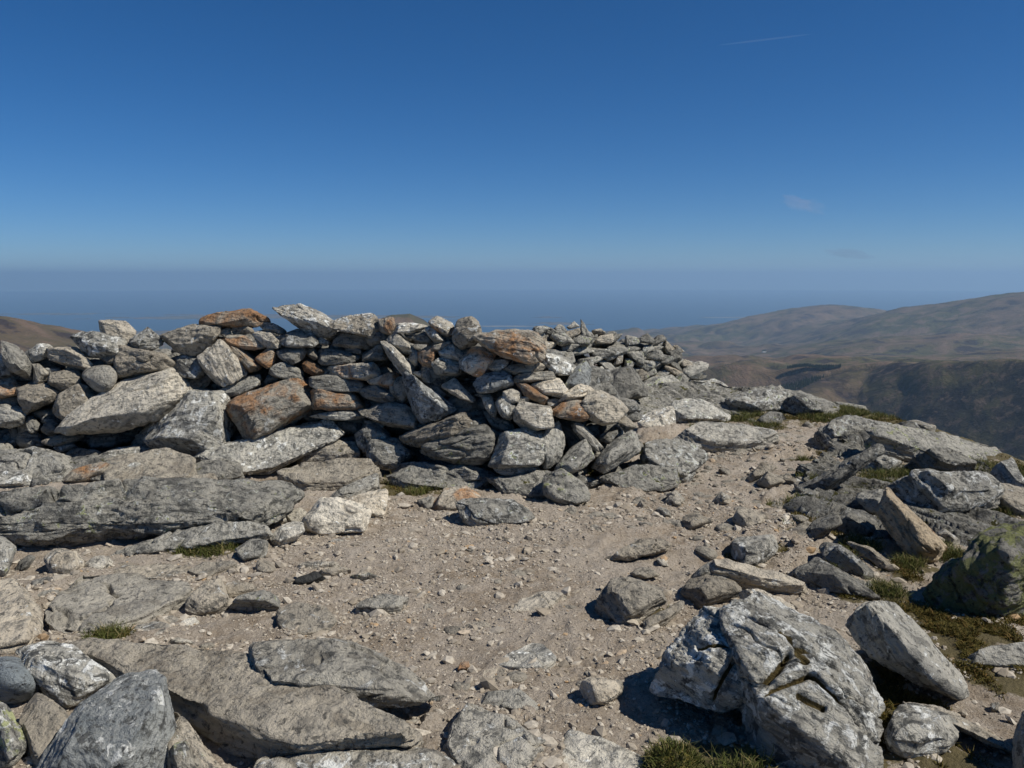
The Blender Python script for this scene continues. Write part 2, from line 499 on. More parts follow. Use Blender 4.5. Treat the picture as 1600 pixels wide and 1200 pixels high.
# coastal plain, then the sea; low islands beyond
coast = 12800 + 900 * fbm(q / 4200, 4, 71) - 1500 * sstep(-6000, 3000, tx)
tz = SEA_Z - 40 + np.clip((coast - ty) / 40, -1e9, 130) * .0 + np.where(ty < coast, np.minimum((coast - ty) * .012 + 46, 150), 0)
isl = fbm(q / np.array([5200, 1500, 1]), 4, 83) - .03 - np.abs(ty - 17600) / 4200
tz = np.maximum(tz, SEA_Z - 40 + np.where(isl > 0, 46 + 60 * isl, 0))
heather_shade = np.zeros_like(tx); field = sstep(.0, .15, (coast - ty) / 20000) * 1.0
best = tz.copy()
for ri, (sf, sb, w, pts) in enumerate(RIDGES):
    P = np.array([at_dist(*p) for p in pts])
    dmin = np.full_like(tx, 1e12); zc = np.zeros_like(tx); side = np.zeros_like(tx)
    for a, b in zip(P[:-1], P[1:]):
        ab = b[:2] - a[:2]
        u = np.clip(((tx - a[0]) * ab[0] + (ty - a[1]) * ab[1]) / (ab @ ab), 0, 1)
        cx, cy = a[0] + u * ab[0], a[1] + u * ab[1]
        d = np.hypot(tx - cx, ty - cy)
        k = d < dmin
        dmin[k] = d[k]; zc[k] = (a[2] + u * (b[2] - a[2]))[k]
        side[k] = ((tr - np.hypot(cx, cy)))[k]
    s = np.where(side < 0, sf, sb)
    gull = fbm(q / (w * 2.0 + 160), 4, 100 + ri)
    z = zc - s * (np.sqrt((dmin * (1 + .22 * gull)) ** 2 + w * w) - w) + gull * np.minimum(dmin * .16, w * .7 + 30)
    kk = 25.0
    m = np.maximum(best, z)
    best = m + kk * .25 * np.maximum(kk - np.abs(best - z), 0) ** 2 / kk ** 2
    won = sstep(-5, 5, z - np.maximum(tz, best - kk))
    if ri == 5: heather_shade = np.where((z >= m - 1) & (side < 10), sstep(10, -30, side), heather_shade)  # crag front: mask for dark heather with the face's shade painted in
    elif ri in (6, 7): heather_shade = np.where(z >= m - 1, .45 + .5 * gull, heather_shade)
    elif ri in (0, 1): heather_shade = np.where(z >= m - 1, .22 + .3 * gull, heather_shade)
    else: heather_shade = np.where(z >= m - 1, .12 * (1 + gull), heather_shade)
    field = np.where(z >= m - 1, field * .0 + .35 * (ri in (3, 4)) * sstep(2600, 1400, tx), field)
tz = best
# the mountain we stand on drops into the valley
summit = -6.0 - .75 * np.maximum(tr - 20, 0)
tz = np.maximum(tz, np.maximum(summit, -560 - .06 * tr))
tz = tz + (fbm(q / 90, 4, 61) * np.minimum(tr * .006, 9) + heather_shade * sstep(4500, 3500, tr) * 16 * fbm(q / np.array([55, 130, 1]), 4, 63)) * (tz > SEA_Z + 5)
tz = tz - 40 * np.minimum(sstep(SEA_Z + 5, SEA_Z - 20, tz), 1)
tz = np.maximum(tz, SEA_Z - 30)
i2 = np.arange(nr2 * nt2).reshape(nr2, nt2)
tf = np.stack([i2[:-1, :-1], i2[:-1, 1:], i2[1:, 1:], i2[1:, :-1]], -1).reshape(-1, 4)
tm = mesh_from('hills', P3(tx, ty, tz), tf)
at = tm.attributes.new('heather_shade', 'FLOAT', 'POINT'); at.data.foreach_set('value', heather_shade.astype(np.float32))
at = tm.attributes.new('field', 'FLOAT', 'POINT'); at.data.foreach_set('value', field.astype(np.float32))
tag(link('hills', tm, M_MOOR), kind='structure')
TZ = tz.reshape(nr2, nt2)
def hill_z(x, y):
    i = np.interp(np.hypot(x, y), r2, np.arange(nr2)); j = np.interp(np.arctan2(x, y), t2, np.arange(nt2))
    return TZ[np.clip(np.round(i).astype(int), 0, nr2 - 1), np.clip(np.round(j).astype(int), 0, nt2 - 1)]

def march(px, py):
    """where the view first meets the far terrain"""
    d = ray(px, py)
    s = np.geomspace(300, 30000, 1500)
    p = EYE[None] + d[None] * s[:, None]
    below = p[:, 2] < hill_z(p[:, 0], p[:, 1])
    return p[np.argmax(below)] if below.any() else None

sa = np.linspace(0, 2 * math.pi, 65)[:-1]
sv = np.concatenate([[[0, 0, SEA_Z]], np.stack([62000 * np.cos(sa), 62000 * np.sin(sa), np.full(64, SEA_Z)], 1)])
sf_ = np.array([[0, 1 + k, 1 + (k + 1) % 64] for k in range(64)])
tag(link('sea', mesh_from('sea', sv, sf_, False), M_SEA), kind='structure')

M_SAND = make_plain_mat('pale_sand', c4(.21, .19, .155))
for x0, x1, ya, yb in ((738, 838, 508.6, 510.6), (1092, 1205, 495.2, 496.4)):
    k = 24; top, bot = [], []
    for i in range(k + 1):
        px = x0 + (x1 - x0) * i / k; w_ = math.sin(math.pi * i / k) ** .5 * rng.uniform(.5, 1)
        for lst, yy in ((top, (ya + yb) / 2 - w_ * (yb - ya) / 2), (bot, (ya + yb) / 2 + w_ * (yb - ya) / 2 + .05)):
            lst.append(hit(px, yy, np.array([0, 0, SEA_Z + 3.0]), np.array([0, 0, 1.0])))
    vv = np.array(bot + top); ff = np.array([(i, i + 1, k + 2 + i, k + 1 + i) for i in range(k)])
    low = vv.copy(); low[:, 2] = SEA_Z - 2
    o = link('beach', mesh_from('beach', np.concatenate([vv, low]), np.concatenate([ff, [(i + 1, i, 2 * k + 2 + i, 2 * k + 3 + i) for i in range(k)]]), False), M_SAND)
    tag(o, kind='structure')

# far conifer plantation, a dark mass on the valley side
cv, cf, nb = [], [], 0
FPOLY = [(1221, 607), (1238, 592), (1262, 584), (1281, 581), (1316, 579), (1292, 588), (1262, 603), (1240, 612)]
for k in range(1500):
    px, py = rng.uniform(1218, 1318), rng.uniform(577, 613)
    if not inside(np.array([px]), np.array([py]), FPOLY)[0]: continue
    p = march(px, py)
    if p is None or p[0] ** 2 + p[1] ** 2 < 2000 ** 2: continue
    h = rng.uniform(8, 14); w = h * .24
    z0 = float(hill_z(p[0:1], p[1:2])[0]) - 2
    a0 = rng.uniform(0, 6)
    for (zz, ww, top) in ((.12, 1, .62), (.45, .7, 1.0)):
        ring = [(p[0] + w * ww * math.cos(a0 + j * 1.2566), p[1] + w * ww * math.sin(a0 + j * 1.2566), z0 + h * zz) for j in range(5)]
        cv += ring + [(p[0], p[1], z0 + h * top)]
        cf += [(nb + j, nb + (j + 1) % 5, nb + 5) for j in range(5)]
        nb += 6
if cv:
    tag(link('conifer_forest', mesh_from('conifer_forest', np.array(cv), np.array(cf), False), M_WOOD),
        'dark green conifer plantation on the valley side below the moor', 'forest', kind='stuff')
# far white farmhouses on the coastal slope, a pale town by the shore
def house(px, py, wd, group, label):
    p = march(px, py)
    if p is None: return
    o = empty('farmhouse', (p[0], p[1], float(hill_z(p[0:1], p[1:2])[0]) - 1))
    tag(o, label, 'house', group)
    w, d, h = wd, wd * .6, wd * .45
    b = np.array([(sx * w / 2, sy * d / 2, z) for z in (0, h) for sx, sy in ((-1, -1), (1, -1), (1, 1), (-1, 1))])
    f = np.array([(0, 1, 5, 4), (1, 2, 6, 5), (2, 3, 7, 6), (3, 0, 4, 7), (4, 5, 6, 7), (3, 2, 1, 0)])
    me = mesh_from('wall', b, f, False); x = link('wall', me, M_TOWN); x.parent = o
    rv = np.array([(-w/2-.4, -d/2-.4, h), (w/2+.4, -d/2-.4, h), (w/2+.4, d/2+.4, h), (-w/2-.4, d/2+.4, h), (-w/2, 0, h + d * .5), (w/2, 0, h + d * .5)])
    rf = np.array([(0, 1, 5), (0, 5, 4), (2, 3, 4), (2, 4, 5), (0, 4, 3), (1, 2, 5)])
    x = link('roof', mesh_from('roof', rv, rf, False), M_WOOD); x.parent = o
house(1065, 552, 22, None, 'tiny white farmhouse on the far moor just beyond the receding wall')
house(1194, 551, 26, None, 'tiny white farmhouse on the green moor below the rounded far hill')

# ------------------------------------------------------------------ stones
TONE = 1.19
PRESET = dict(  # surface character of a stone
    G=dict(lichen=.42, tone=1.0), W=dict(lichen=.66, tone=1.1), T=dict(brown=.5, tone=1.08, lichen=.3), R=dict(rust=.86, brown=.3, tone=1.05, lichen=.2),
    D=dict(tone=.7, lichen=.25), P=dict(tone=1.35, brown=.25, lichen=.4), B=dict(cool=.8, lichen=.5, tone=.95), L=dict(green=.55, lichen=.55, tone=.95),
    r=dict(rust=.68, brown=.2), S=dict(lichen=.15, tone=1.22, brown=.12), M=dict(moss=.5, tone=.8, lichen=.3))
KEYS = ('rust', 'lichen', 'tone', 'brown', 'green', 'cool', 'moss')

def look(code, r):
    out = {k: 0.0 for k in KEYS}; out['tone'] = 1.0
    cs = [PRESET[c] for c in code]
    for k in KEYS:
        vs = [c[k] for c in cs if k in c]
        if vs: out[k] = float(np.prod(vs)) if k == 'tone' else float(max(vs))
    out['tone'] *= TONE
    for k in KEYS:
        out[k] = float(out[k] * r.uniform(.85, 1.15)) if k == 'tone' else float(max(0, out[k] + r.normal(0, .06))) if out[k] > 0 else 0.0
    return out

def project(P):
    d = P - EYE
    cp, sp = math.cos(PITCH), math.sin(PITCH)
    zc = d[:, 1] * cp - d[:, 2] * sp
    yc = d[:, 1] * sp + d[:, 2] * cp
    return 800 + F * d[:, 0] / zc, 600 - F * yc / zc

def rock_form(poly, p0, nrm, tf, tb, n, seed, p, cuts, ncut, bevel, backbev, cutr):
    """bare form: planes through the outline's edges, front, back and random fracture planes"""
    r = np.random.default_rng(seed)
    H = hull2(poly)
    V = np.array([hit(x, y, p0, nrm) for x, y in H])
    C = V.mean(0)
    area_c = np.zeros(3); at_ = 0
    for i in range(len(V)):
        a, b = V[i] - C, V[(i + 1) % len(V)] - C
        s = np.linalg.norm(np.cross(a, b)); area_c += s * (a + b) / 3; at_ += s
    C = C + area_c / max(at_, 1e-9)
    view = C - EYE; view /= np.linalg.norm(view)
    D = V - C
    u, s, vt = np.linalg.svd(D - D.mean(0), full_matrices=False)
    e1 = vt[0] - nrm * (vt[0] @ nrm); e1 /= np.linalg.norm(e1)
    e2 = np.cross(nrm, e1)
    a1, a2 = np.abs(D @ e1).max(), np.abs(D @ e2).max()
    Np, Hp = [], []
    def plane(nv, h):
        L = np.linalg.norm(nv)
        if h / L > 1e-4: Np.append(nv / L); Hp.append(h / L)
    for i in range(len(V)):
        a, b = D[i], D[(i + 1) % len(V)]
        mid = (a + b) / 2; vd = mid + C - EYE; vd /= np.linalg.norm(vd)
        fac = sstep(.45, .8, np.array(-(nrm @ vd)))
        vd = -nrm * (1 - fac) + vd * fac; vd /= np.linalg.norm(vd)
        m = np.cross(b - a, vd)
        if np.linalg.norm(m) < 1e-6: continue
        m /= np.linalg.norm(m)
        if m @ mid < 0: m = -m
        back = -(vd if nrm @ vd < 0 else -vd)          # towards the viewer
        h0 = m @ mid
        for sg, rg in ((1, bevel), (-1, backbev)):
            k = r.uniform(*rg)
            while (m + sg * k * back) @ mid < .6 * h0 and k > .01: k *= .6
            nv = m + sg * k * back
            plane(nv, max(nv @ mid, .3 * h0))
    plane(nrm, tf); plane(-nrm, tb)
    S, Fc = cube_sphere(n)
    E = np.stack([e1 * a1, e2 * a2, nrm * (.5 * (tf + tb))])
    dirs = S @ E; dirs /= np.linalg.norm(dirs, axis=1)[:, None]
    def radius():
        q_ = np.maximum(dirs @ np.array(Np).T, 1e-6) / np.array(Hp)[None]
        qm = q_.max(1)
        pw = (q_ / qm[:, None]) ** p
        sm = pw.sum(1)
        return 1 / (qm * sm ** (1 / p)), (pw / sm[:, None]) @ np.array(Np)
    R, NN = radius()
    pts = dirs * R[:, None]
    allcuts = list(cuts)
    for _ in range(ncut):
        d = r.normal(size=3); d /= np.linalg.norm(d)
        d = d - view * .9; d /= np.linalg.norm(d)
        allcuts.append((d, r.uniform(*cutr)))
    for d, fr in allcuts:
        d = np.array(d, float); d /= np.linalg.norm(d)
        plane(d, fr * (pts @ d).max())
    if allcuts:
        R, NN = radius(); pts = dirs * R[:, None]
    NN /= np.linalg.norm(NN, axis=1)[:, None]
    return r, C, e1, e2, 2 * math.sqrt(a1 * a2), Fc, pts, NN

def build_rock(name, poly, p0, nrm, tf, tb, code='G', parent=None, n=14, seed=1, p=60.0, bed='n', rough=1.0, cuts=(), ncut=6, bevel=(.05, .55), backbev=(.05, .4), cutr=(.72, .98), gr=1.0, zmin=None, grooves=(), layer=1.0, lthick=None):
    """A stone whose outline, seen from the path, is poly (picture units); it lies on the plane p0/nrm,
    stands tf metres proud of it and reaches tb metres behind it."""
    X0, Y0 = np.array(poly).T
    tw, th_ = np.ptp(X0) * gr, np.ptp(Y0) * gr
    tcx, tcy = (X0.min() + X0.max()) / 2, (Y0.min() + Y0.max()) / 2
    cur = [tuple(q_) for q_ in poly]
    args = (seed, p, cuts, ncut, bevel, backbev, cutr)
    for it in range(2):                                 # let the finished form fill the outline
        _, C, _, _, _, _, pts, _ = rock_form(cur, p0, nrm, tf, tb, 9, *args)
        W = pts + C
        W = W[W[:, 2] > (zmin if zmin is not None else -.02)]
        if len(W) < 12: break
        x, y = project(W)
        kx, ky = np.clip(tw / max(np.ptp(x), 1), .6, 1.5), np.clip(th_ / max(np.ptp(y), 1), .6, 1.5)
        dx, dy = tcx - (x.min() + x.max()) / 2, tcy - (y.min() + y.max()) / 2
        mx, my = (x.min() + x.max()) / 2, (y.min() + y.max()) / 2
        cur = [((a - mx) * kx + mx + dx, (b - my) * ky + my + dy) for a, b in cur]
    r, C, e1, e2, size, Fc, pts, NN = rock_form(cur, p0, nrm, tf, tb, n, *args)
    bz = nrm if isinstance(bed, str) and bed == 'n' else (e2 if isinstance(bed, str) else np.array(bed, float))
    bz = bz / np.linalg.norm(bz)
    bx = e1 - bz * (e1 @ bz)
    if np.linalg.norm(bx) < .1: bx = e2 - bz * (e2 @ bz)
    bx /= np.linalg.norm(bx); by = np.cross(bz, bx)
    Lm = np.stack([bx, by, bz])
    loc = pts @ Lm.T
    sd = int(r.integers(1, 9999))
    o_ = r.uniform(-50, 50, 3)
    big = fbm(loc / (size * .55) + o_, 3, sd)
    thick = lthick or max(size * .10, .02)
    ql = loc / np.array([size * .9, size * .9, thick]) + o_
    st = fbm(ql + big[:, None] * .6, 3, sd + 5)
    lq = np.floor(st * 4 + .5) / 4
    ledge = lq * .75 + st * .25
    fine = fbm(loc / np.array([.09, .09, .035]) * max(1, .25 / size) + o_, 4, sd + 9, .6)
    side = 1 - np.abs(NN @ bz) * .7
    chip = fbm(loc / (size * .34) + o_ + 7, 2, sd + 13)
    chip = np.floor(chip * 5 + .5) / 5 * .8 + chip * .2
    crk = np.abs(fbm(loc / np.array([size * .8, size * .8, size * .22]) + o_ + 3 + big[:, None] * .5, 2, sd + 21))
    crk = sstep(.05, .0, crk) * sstep(-.1, .3, big)
    disp = rough * (size * (.014 * big + .055 * layer * ledge * side + .026 * chip - .045 * crk) + min(.016, size * .03) * fine)
    gmask = np.zeros(len(pts))
    wob = fbm(pts / .12 + o_, 3, sd + 31)
    for (xa, ya), (xb, yb), gw, gd in grooves:
        a, b = (hit(x, y, p0 + nrm * tf * .7, nrm) for x, y in ((xa, ya), (xb, yb)))
        gn = np.cross(b - a, nrm); gn /= np.linalg.norm(gn)
        rel = pts + C - a
        dd = rel @ gn + wob * .010
        t = rel @ (b - a) / ((b - a) @ (b - a))
        mk = np.exp(-(dd / gw) ** 2) * sstep(-.12, .02, t) * sstep(1.12, .98, t) * (NN @ nrm > 0)
        disp = disp - gd * mk
        gmask = np.maximum(gmask, mk)
    pts = pts + NN * disp[:, None]
    loc = pts @ Lm.T
    me = mesh_from(name, loc, Fc)
    if len(grooves):
        ga = me.attributes.new('groove', 'FLOAT', 'POINT'); ga.data.foreach_set('value', gmask.astype(np.float32))
    ob = link(name, me, M_ROCK)
    mw = Matrix([[Lm[0][0], Lm[1][0], Lm[2][0], C[0]], [Lm[0][1], Lm[1][1], Lm[2][1], C[1]], [Lm[0][2], Lm[1][2], Lm[2][2], C[2]], [0, 0, 0, 1]])
    if parent is not None:
        ob.parent = parent
        ob.matrix_parent_inverse = parent_inv[parent.name]
    ob.matrix_basis = mw
    for k, v_ in look(code, r).items(): ob[k] = v_
    return ob

parent_inv = {}
def thing_empty(name, loc):
    o = empty(name, loc)
    parent_inv[name] = Matrix.Translation(Vector(loc)).inverted()
    return o

# views of the picture at other scales, to write outlines down in
REG = {'1': (0, 460, 4.0), '2': (350, 460, 4.0), '3': (700, 460, 4.0), '4': (1000, 440, 2.6667), '5': (0, 740, 2.608), '6': (400, 740, 2.608),
       '7': (800, 740, 2.608), '8': (1200, 740, 2.6075), '0': (0, 0, 1.0)}
def outline(code):
    k, nums = code.split(':')
    ox, oy, s = REG[k]
    a = [float(v) for v in nums.replace(',', ' ').split()]
    return [(ox + a[i] / s, oy + a[i + 1] / s) for i in range(0, len(a), 2)]

def grow(pl, k):
    cx, cy = np.mean([q_[0] for q_ in pl]), np.mean([q_[1] for q_ in pl])
    return [(cx + (x - cx) * k, cy + (y - cy) * k) for x, y in pl]

# ---- the near wall
WX = np.array([-6.0, -4.6, -3.9, -2.5, -1.3, -.6, 0.0, .6, 1.0, 1.6])
WY = np.array([7.3, 7.1, 7.0, 6.9, 6.75, 6.4, 6.15, 6.3, 6.55, 7.3])
BATTER = .24
def on_wall(px, py, off=0.0):
    d = ray(px, py)
    y = 6.3
    for _ in range(12):
        t = y / d[1]; x = d[0] * t; z = EYE[2] + d[2] * t
        y = np.interp(x, WX, WY) + BATTER * max(z, 0) + off
    return EYE + d * (y / d[1])

WALL = [  # outline; character; depth offset
 ('1: 20 330 60 300 120 320 180 370 205 440 190 530 130 520 60 470 15 410', 'G', 0), ('1: -60 380 0 375 60 395 95 450 60 500 -60 510', 'W', .05),
 ('1: 180 350 230 310 315 310 325 345 270 400 205 425', 'W', .08), ('1: 300 350 400 335 470 345 540 385 580 430 540 480 460 470 370 420 310 400', 'T', .05),
 ('1: 450 275 540 235 620 260 720 280 785 330 760 350 680 375 610 395 540 360 480 320', 'W', .02), ('1: 630 180 730 165 800 185 840 235 815 300 740 275 640 255', 'T', .2),
 ('1: 815 290 930 210 985 235 1015 285 1000 330 930 350 860 335', 'W', .06), ('1: 1015 260 1120 215 1240 195 1340 210 1365 250 1330 290 1210 360 1130 370 1060 320', 'GT', .03),
 ('1: 1260 175 1350 140 1560 95 1610 130 1655 175 1600 195 1450 200 1300 205', 'R', .03), ('1: 1365 230 1440 210 1445 250 1400 270', 'T', .06), ('1: 1450 205 1560 198 1585 235 1520 250 1455 242', 'T', .07),
 ('1: 730 430 780 330 850 350 1000 350 1090 400 1060 450 900 500 740 545', 'G', -.02), ('1: 1070 430 1120 380 1230 385 1275 430 1260 490 1180 520 1100 470', 'DW', .04),
 ('1: 1245 385 1370 300 1450 370 1525 480 1440 550 1390 565 1310 500', 'P', -.03), ('1: 1370 275 1420 295 1600 420 1620 470 1540 480 1450 360', 'Tr', .06),
 ('1: 390 830 560 720 620 640 760 560 1100 480 1165 510 1100 580 1030 640 1040 680 990 710 860 800 760 830 520 860', 'G', -.10),
 ('1: 910 845 1040 650 1180 640 1320 615 1430 700 1460 770 1400 860 1290 980 1190 1010 1100 990 1000 950', 'W', -.12),
 ('1: 1160 560 1280 490 1325 520 1290 580 1210 625 1165 600', 'TD', .05), ('1: 1355 610 1400 580 1520 515 1600 505 1625 540 1600 590 1480 625 1400 640', 'G', -.01),
 ('1: 205 445 250 440 300 490 290 535 210 560', 'P', .04), ('1: 280 460 370 460 385 490 310 500', 'W', .08), ('1: 305 500 420 480 510 490 515 535 470 570 400 600 310 560', 'T', .02),
 ('1: 125 600 250 560 380 610 385 640 290 700 200 710 165 745 120 650', 'T', -.02), ('1: 345 730 400 640 490 565 550 600 615 620 600 660 560 710 470 790 420 750', 'G', -.02),
 ('1: -60 545 0 540 80 530 125 570 120 610 50 645 -60 640', 'G', 0), ('1: -60 690 0 690 110 690 155 740 130 800 80 830 -60 815', 'G', -.03), ('1: 155 770 200 765 260 820 200 865 160 850', 'D', .03),
 ('1: 260 855 310 780 360 800 385 850 340 880', 'D', .02), ('1: 270 920 350 880 480 870 510 890 480 920 330 945', 'T', -.02), ('1: 340 960 440 930 475 950 380 985', 'W', -.03),
 ('1: -60 905 0 910 70 930 120 1000 130 1070 90 1105 -60 1100', 'D', -.06), ('1: 150 1060 250 970 340 1010 410 1050 370 1110 280 1140 170 1120', 'GM', -.08), ('1: 410 1010 480 965 590 970 640 1020 600 1060 500 1090 410 1110', 'GD', -.06),
 ('1: 640 1010 760 960 900 950 1000 980 930 1010 750 1050', 'W', -.08), ('1: 845 890 920 870 945 950 860 940', 'D', .05), ('1: 640 400 720 360 780 370 740 420 660 435', 'TD', .03), ('1: 785 330 800 308 845 318 835 360', 'G', .08),
 ('1: 0 640 60 640 120 620 140 680 60 700 0 690', 'D', .08), ('1: 560 440 640 400 680 430 600 470', 'D', .12), ('1: 1000 640 1100 590 1170 600 1120 660', 'D', .12), ('1: 520 870 640 850 760 850 820 900 700 950 560 920', 'D', .22), ('1: 130 850 260 870 280 930 160 960 110 920','D', .1), ('1: 60 840 150 830 160 900 80 920', 'D', .14),
 ('2: 175 250 260 230 330 280 345 325 280 335 200 280', 'P', .03), ('2: 15 270 140 250 260 320 180 345 90 330', 'R', .04), ('2: 220 190 290 175 385 220 370 250 280 235 235 215', 'rP', .07),
 ('2: 325 100 450 75 550 100 630 130 695 150 650 200 660 240 570 265 510 220 430 160', 'WP', 0), ('2: 335 265 390 225 480 220 560 280 590 330 470 325 350 310', 'W', .01), ('2: 660 200 740 145 920 125 960 170 980 230 940 270 860 225 740 215', 'TW', 0),
 ('2: 965 160 1050 145 1070 180 1040 240 990 250 975 200', 'R', .03), ('2: 690 290 760 240 870 255 930 300 900 340 810 325 700 315', 'TD', .04), ('2: 580 285 600 265 655 295 640 320 590 310', 'P', .06),
 ('2: 590 400 620 345 680 340 760 380 850 370 845 400 800 425 640 435', 'GD', .02), ('2: 760 340 800 325 855 345 850 375 780 365', 'D', .05), ('2: 340 350 400 330 490 330 510 360 480 410 410 440 350 400', 'GD', 0),
 ('2: 200 400 290 335 325 360 320 420 270 460 220 440', 'Tr', .01), ('2: 290 500 340 440 390 430 480 490 490 530 440 540 380 505', 'G', 0), ('2: 490 410 560 410 620 470 600 510 520 495', 'RD', .04), ('2: 500 340 560 335 590 380 560 410 510 380', 'TD', .06),
 ('2: 650 480 760 460 830 430 940 460 965 500 880 535 780 530 690 510', 'Pr', -.02), ('2: 550 525 640 508 800 540 880 560 820 600 640 605 555 580', 'GD', -.02), ('2: 555 600 640 595 760 610 850 640 868 700 740 720 560 720', 'R', -.03),
 ('2: 555 760 640 730 850 730 865 780 760 785 600 775', 'G', -.04), ('2: 45 690 100 650 300 600 420 545 545 540 570 660 530 740 380 820 150 890 95 850', 'Pr', -.10),
 ('2: 860 730 980 690 1100 685 1180 730 1215 790 1150 845 1060 840 950 790', 'P', -.06), ('2: 840 600 920 570 1030 610 1070 655 1000 670 870 640', 'G', 0), ('2: 910 535 1000 510 1060 480 1090 500 1050 560 1000 590 950 560', 'G', .02),
 ('2: 1035 580 1110 520 1145 540 1130 600 1140 670 1110 670 1070 610', 'T', .02), ('2: 985 300 1030 300 1185 450 1170 490 1120 510 1085 470 1020 370', 'SP', -.04), ('2: 1015 290 1080 230 1130 260 1180 340 1160 370 1100 355', 'P', .02),
 ('2: 870 415 990 310 1010 400 950 415', 'P', .04), ('2: 1070 210 1130 180 1210 180 1270 205 1180 245 1090 230', 'WP', .05), ('2: 1130 250 1260 235 1290 290 1220 300', 'D', .08), ('2: 1260 215 1300 200 1380 290 1320 300 1270 250', 'G', .04),
 ('2: 1285 170 1340 140 1420 180 1440 230 1380 260 1320 220', 'rW', .05), ('2: 1435 240 1460 165 1530 145 1590 170 1600 250 1560 310 1490 330 1440 290', 'TW', 0), ('2: 1290 330 1400 300 1410 330 1340 360', 'R', .04),
 ('2: 1215 370 1270 330 1320 370 1310 430 1260 465 1220 420', 'R', .04), ('2: 1340 370 1420 315 1500 380 1490 410 1390 400', 'W', .02), ('2: 1300 430 1350 400 1470 420 1475 500 1400 505 1330 490', 'P', 0), ('2: 1230 500 1290 465 1305 540 1260 555', 'G', .03),
 ('3: 80 480 100 400 190 335 290 385 250 450 210 500 140 510', 'G', -.01), ('2: 1135 540 1170 505 1250 570 1340 640 1430 700 1340 740 1240 785 1180 690', 'BW', -.07), ('2: 1370 580 1450 530 1500 580 1560 660 1540 670 1440 630', 'T', -.02),
 ('2: 1120 885 1280 810 1400 760 1500 750 1525 780 1470 860 1350 900 1280 950 1160 930', 'T', -.08), ('2: 1510 800 1560 785 1610 810 1600 835 1530 820', 'W', -.02), ('2: 830 870 910 815 1020 850 1040 900 930 950 890 980 840 930', 'L', -.05),
 ('2: 900 970 960 920 1090 910 1160 990 1150 1040 1060 1090 1000 1080 930 1020', 'LG', -.10), ('3: 0 950 80 840 150 830 300 910 310 950 240 1020 180 1060 60 1050 -60 1010 -140 1000 -90 960', 'L', -.10),
 ('2: 1060 1110 1160 1060 1300 1080 1400 1100 1340 1160 1200 1200 1100 1170', 'GM', -.12), ('2: 480 1050 560 970 700 920 820 930 830 1020 620 1060', 'TM', -.08), ('2: 880 790 960 800 1000 840 900 850', 'D', .05), ('2: 640 790 740 790 840 800 860 850 760 870 660 830', 'D', .1),
 ('2: 1180 830 1240 800 1300 790 1250 830', 'G', .03), ('2: 1260 570 1330 560 1390 620 1340 640', 'D', .08), ('2: 1440 690 1560 690 1600 760 1480 750', 'D', .15), ('2: 660 430 780 420 860 430 800 460 690 460', 'D', .12), ('2: 1180 490 1230 480 1240 520 1200 510','P', .04), ('2: 1150 400 1190 350 1215 370 1200 450', 'P', .06),
 ('2: 1395 1110 1500 1070 1580 1090 1600 1150 1480 1170', 'GM', -.12),
 ('3: 180 290 250 255 400 225 490 225 560 255 585 330 570 400 520 425 420 400 300 370', 'TrS', -.06), ('3: 245 460 300 410 360 410 375 440 310 480', 'P', 0), ('3: 360 480 420 445 560 425 600 460 560 480 420 500', 'T', 0), ('3: 415 525 500 490 640 485 660 520 560 545 440 550', 'P', -.02),
 ('3: 170 560 200 510 330 480 390 520 395 570 300 600 200 610', 'B', -.03), ('3: 430 560 470 545 540 590 615 640 590 680 540 660 470 620', 'R', -.03), ('3: 525 575 640 530 700 530 740 590 700 640 640 635', 'PT', -.02),
 ('3: 565 390 650 370 720 400 790 460 760 490 680 500 600 440', 'W', .04), ('3: 735 570 760 500 860 430 890 470 880 560 800 590', 'LB', .06),
 ('3: 640 745 700 690 790 665 860 690 870 760 800 795 720 760', 'Tr', -.12), ('3: 850 680 870 620 960 610 1060 660 1120 720 1060 790 960 810 880 760', 'TP', -.12), ('3: 700 660 760 600 840 560 895 575 905 620 780 665', 'TP', -.04),
 ('3: 350 610 400 590 450 610 450 660 390 680 345 640', 'P', 0), ('3: 300 680 350 630 400 660 425 720 380 780 310 740', 'W', -.02), ('3: 415 740 460 690 530 675 610 700 650 780 620 820 480 840 420 800', 'P', -.1), ('3: 215 650 260 640 300 700 290 770 240 720', 'G', 0),
 ('3: 170 620 270 620 270 650 180 640', 'G', .04), ('3: 430 665 470 640 510 655 490 690 440 690', 'P', -.02), ('3: 280 1020 320 880 450 850 560 850 615 880 590 970 560 1060 420 1040 340 1060 280 1070', 'L', -.12), ('3: 620 840 680 800 720 880 725 960 680 1060 600 1080 590 980 640 920', 'G', -.1),
 ('3: 680 1090 730 990 850 910 880 970 905 1040 800 1080 720 1135', 'L', -.16), ('3: 780 820 840 810 880 850 960 950 930 975 860 930', 'G', -.08), ('3: 940 880 1010 860 1060 850 1000 930 960 920', 'D', 0), ('3: 910 1080 1060 880 1150 860 1190 960 1100 1060 980 1110', 'L', -.14),
 ('3: 1060 790 1110 760 1180 830 1100 850', 'T', 0), ('3: 230 740 300 760 400 800 410 860 300 850', 'D', .12), ('3: 700 800 790 830 860 960 760 940', 'D', .1), ('3: 620 660 690 650 730 690 660 720', 'T', 0), ('3: 0 700 60 690 110 740 60 780 -20 760', 'D', .1), ('3: 290 1080 420 1050 560 1080 500 1130 360 1120', 'GM', -.1),
]
wall = thing_empty('dry_stone_wall', (0, 6.2, 0))
tag(wall, 'long dry stone wall of heaped grey and rust stained stones across the summit', 'wall')
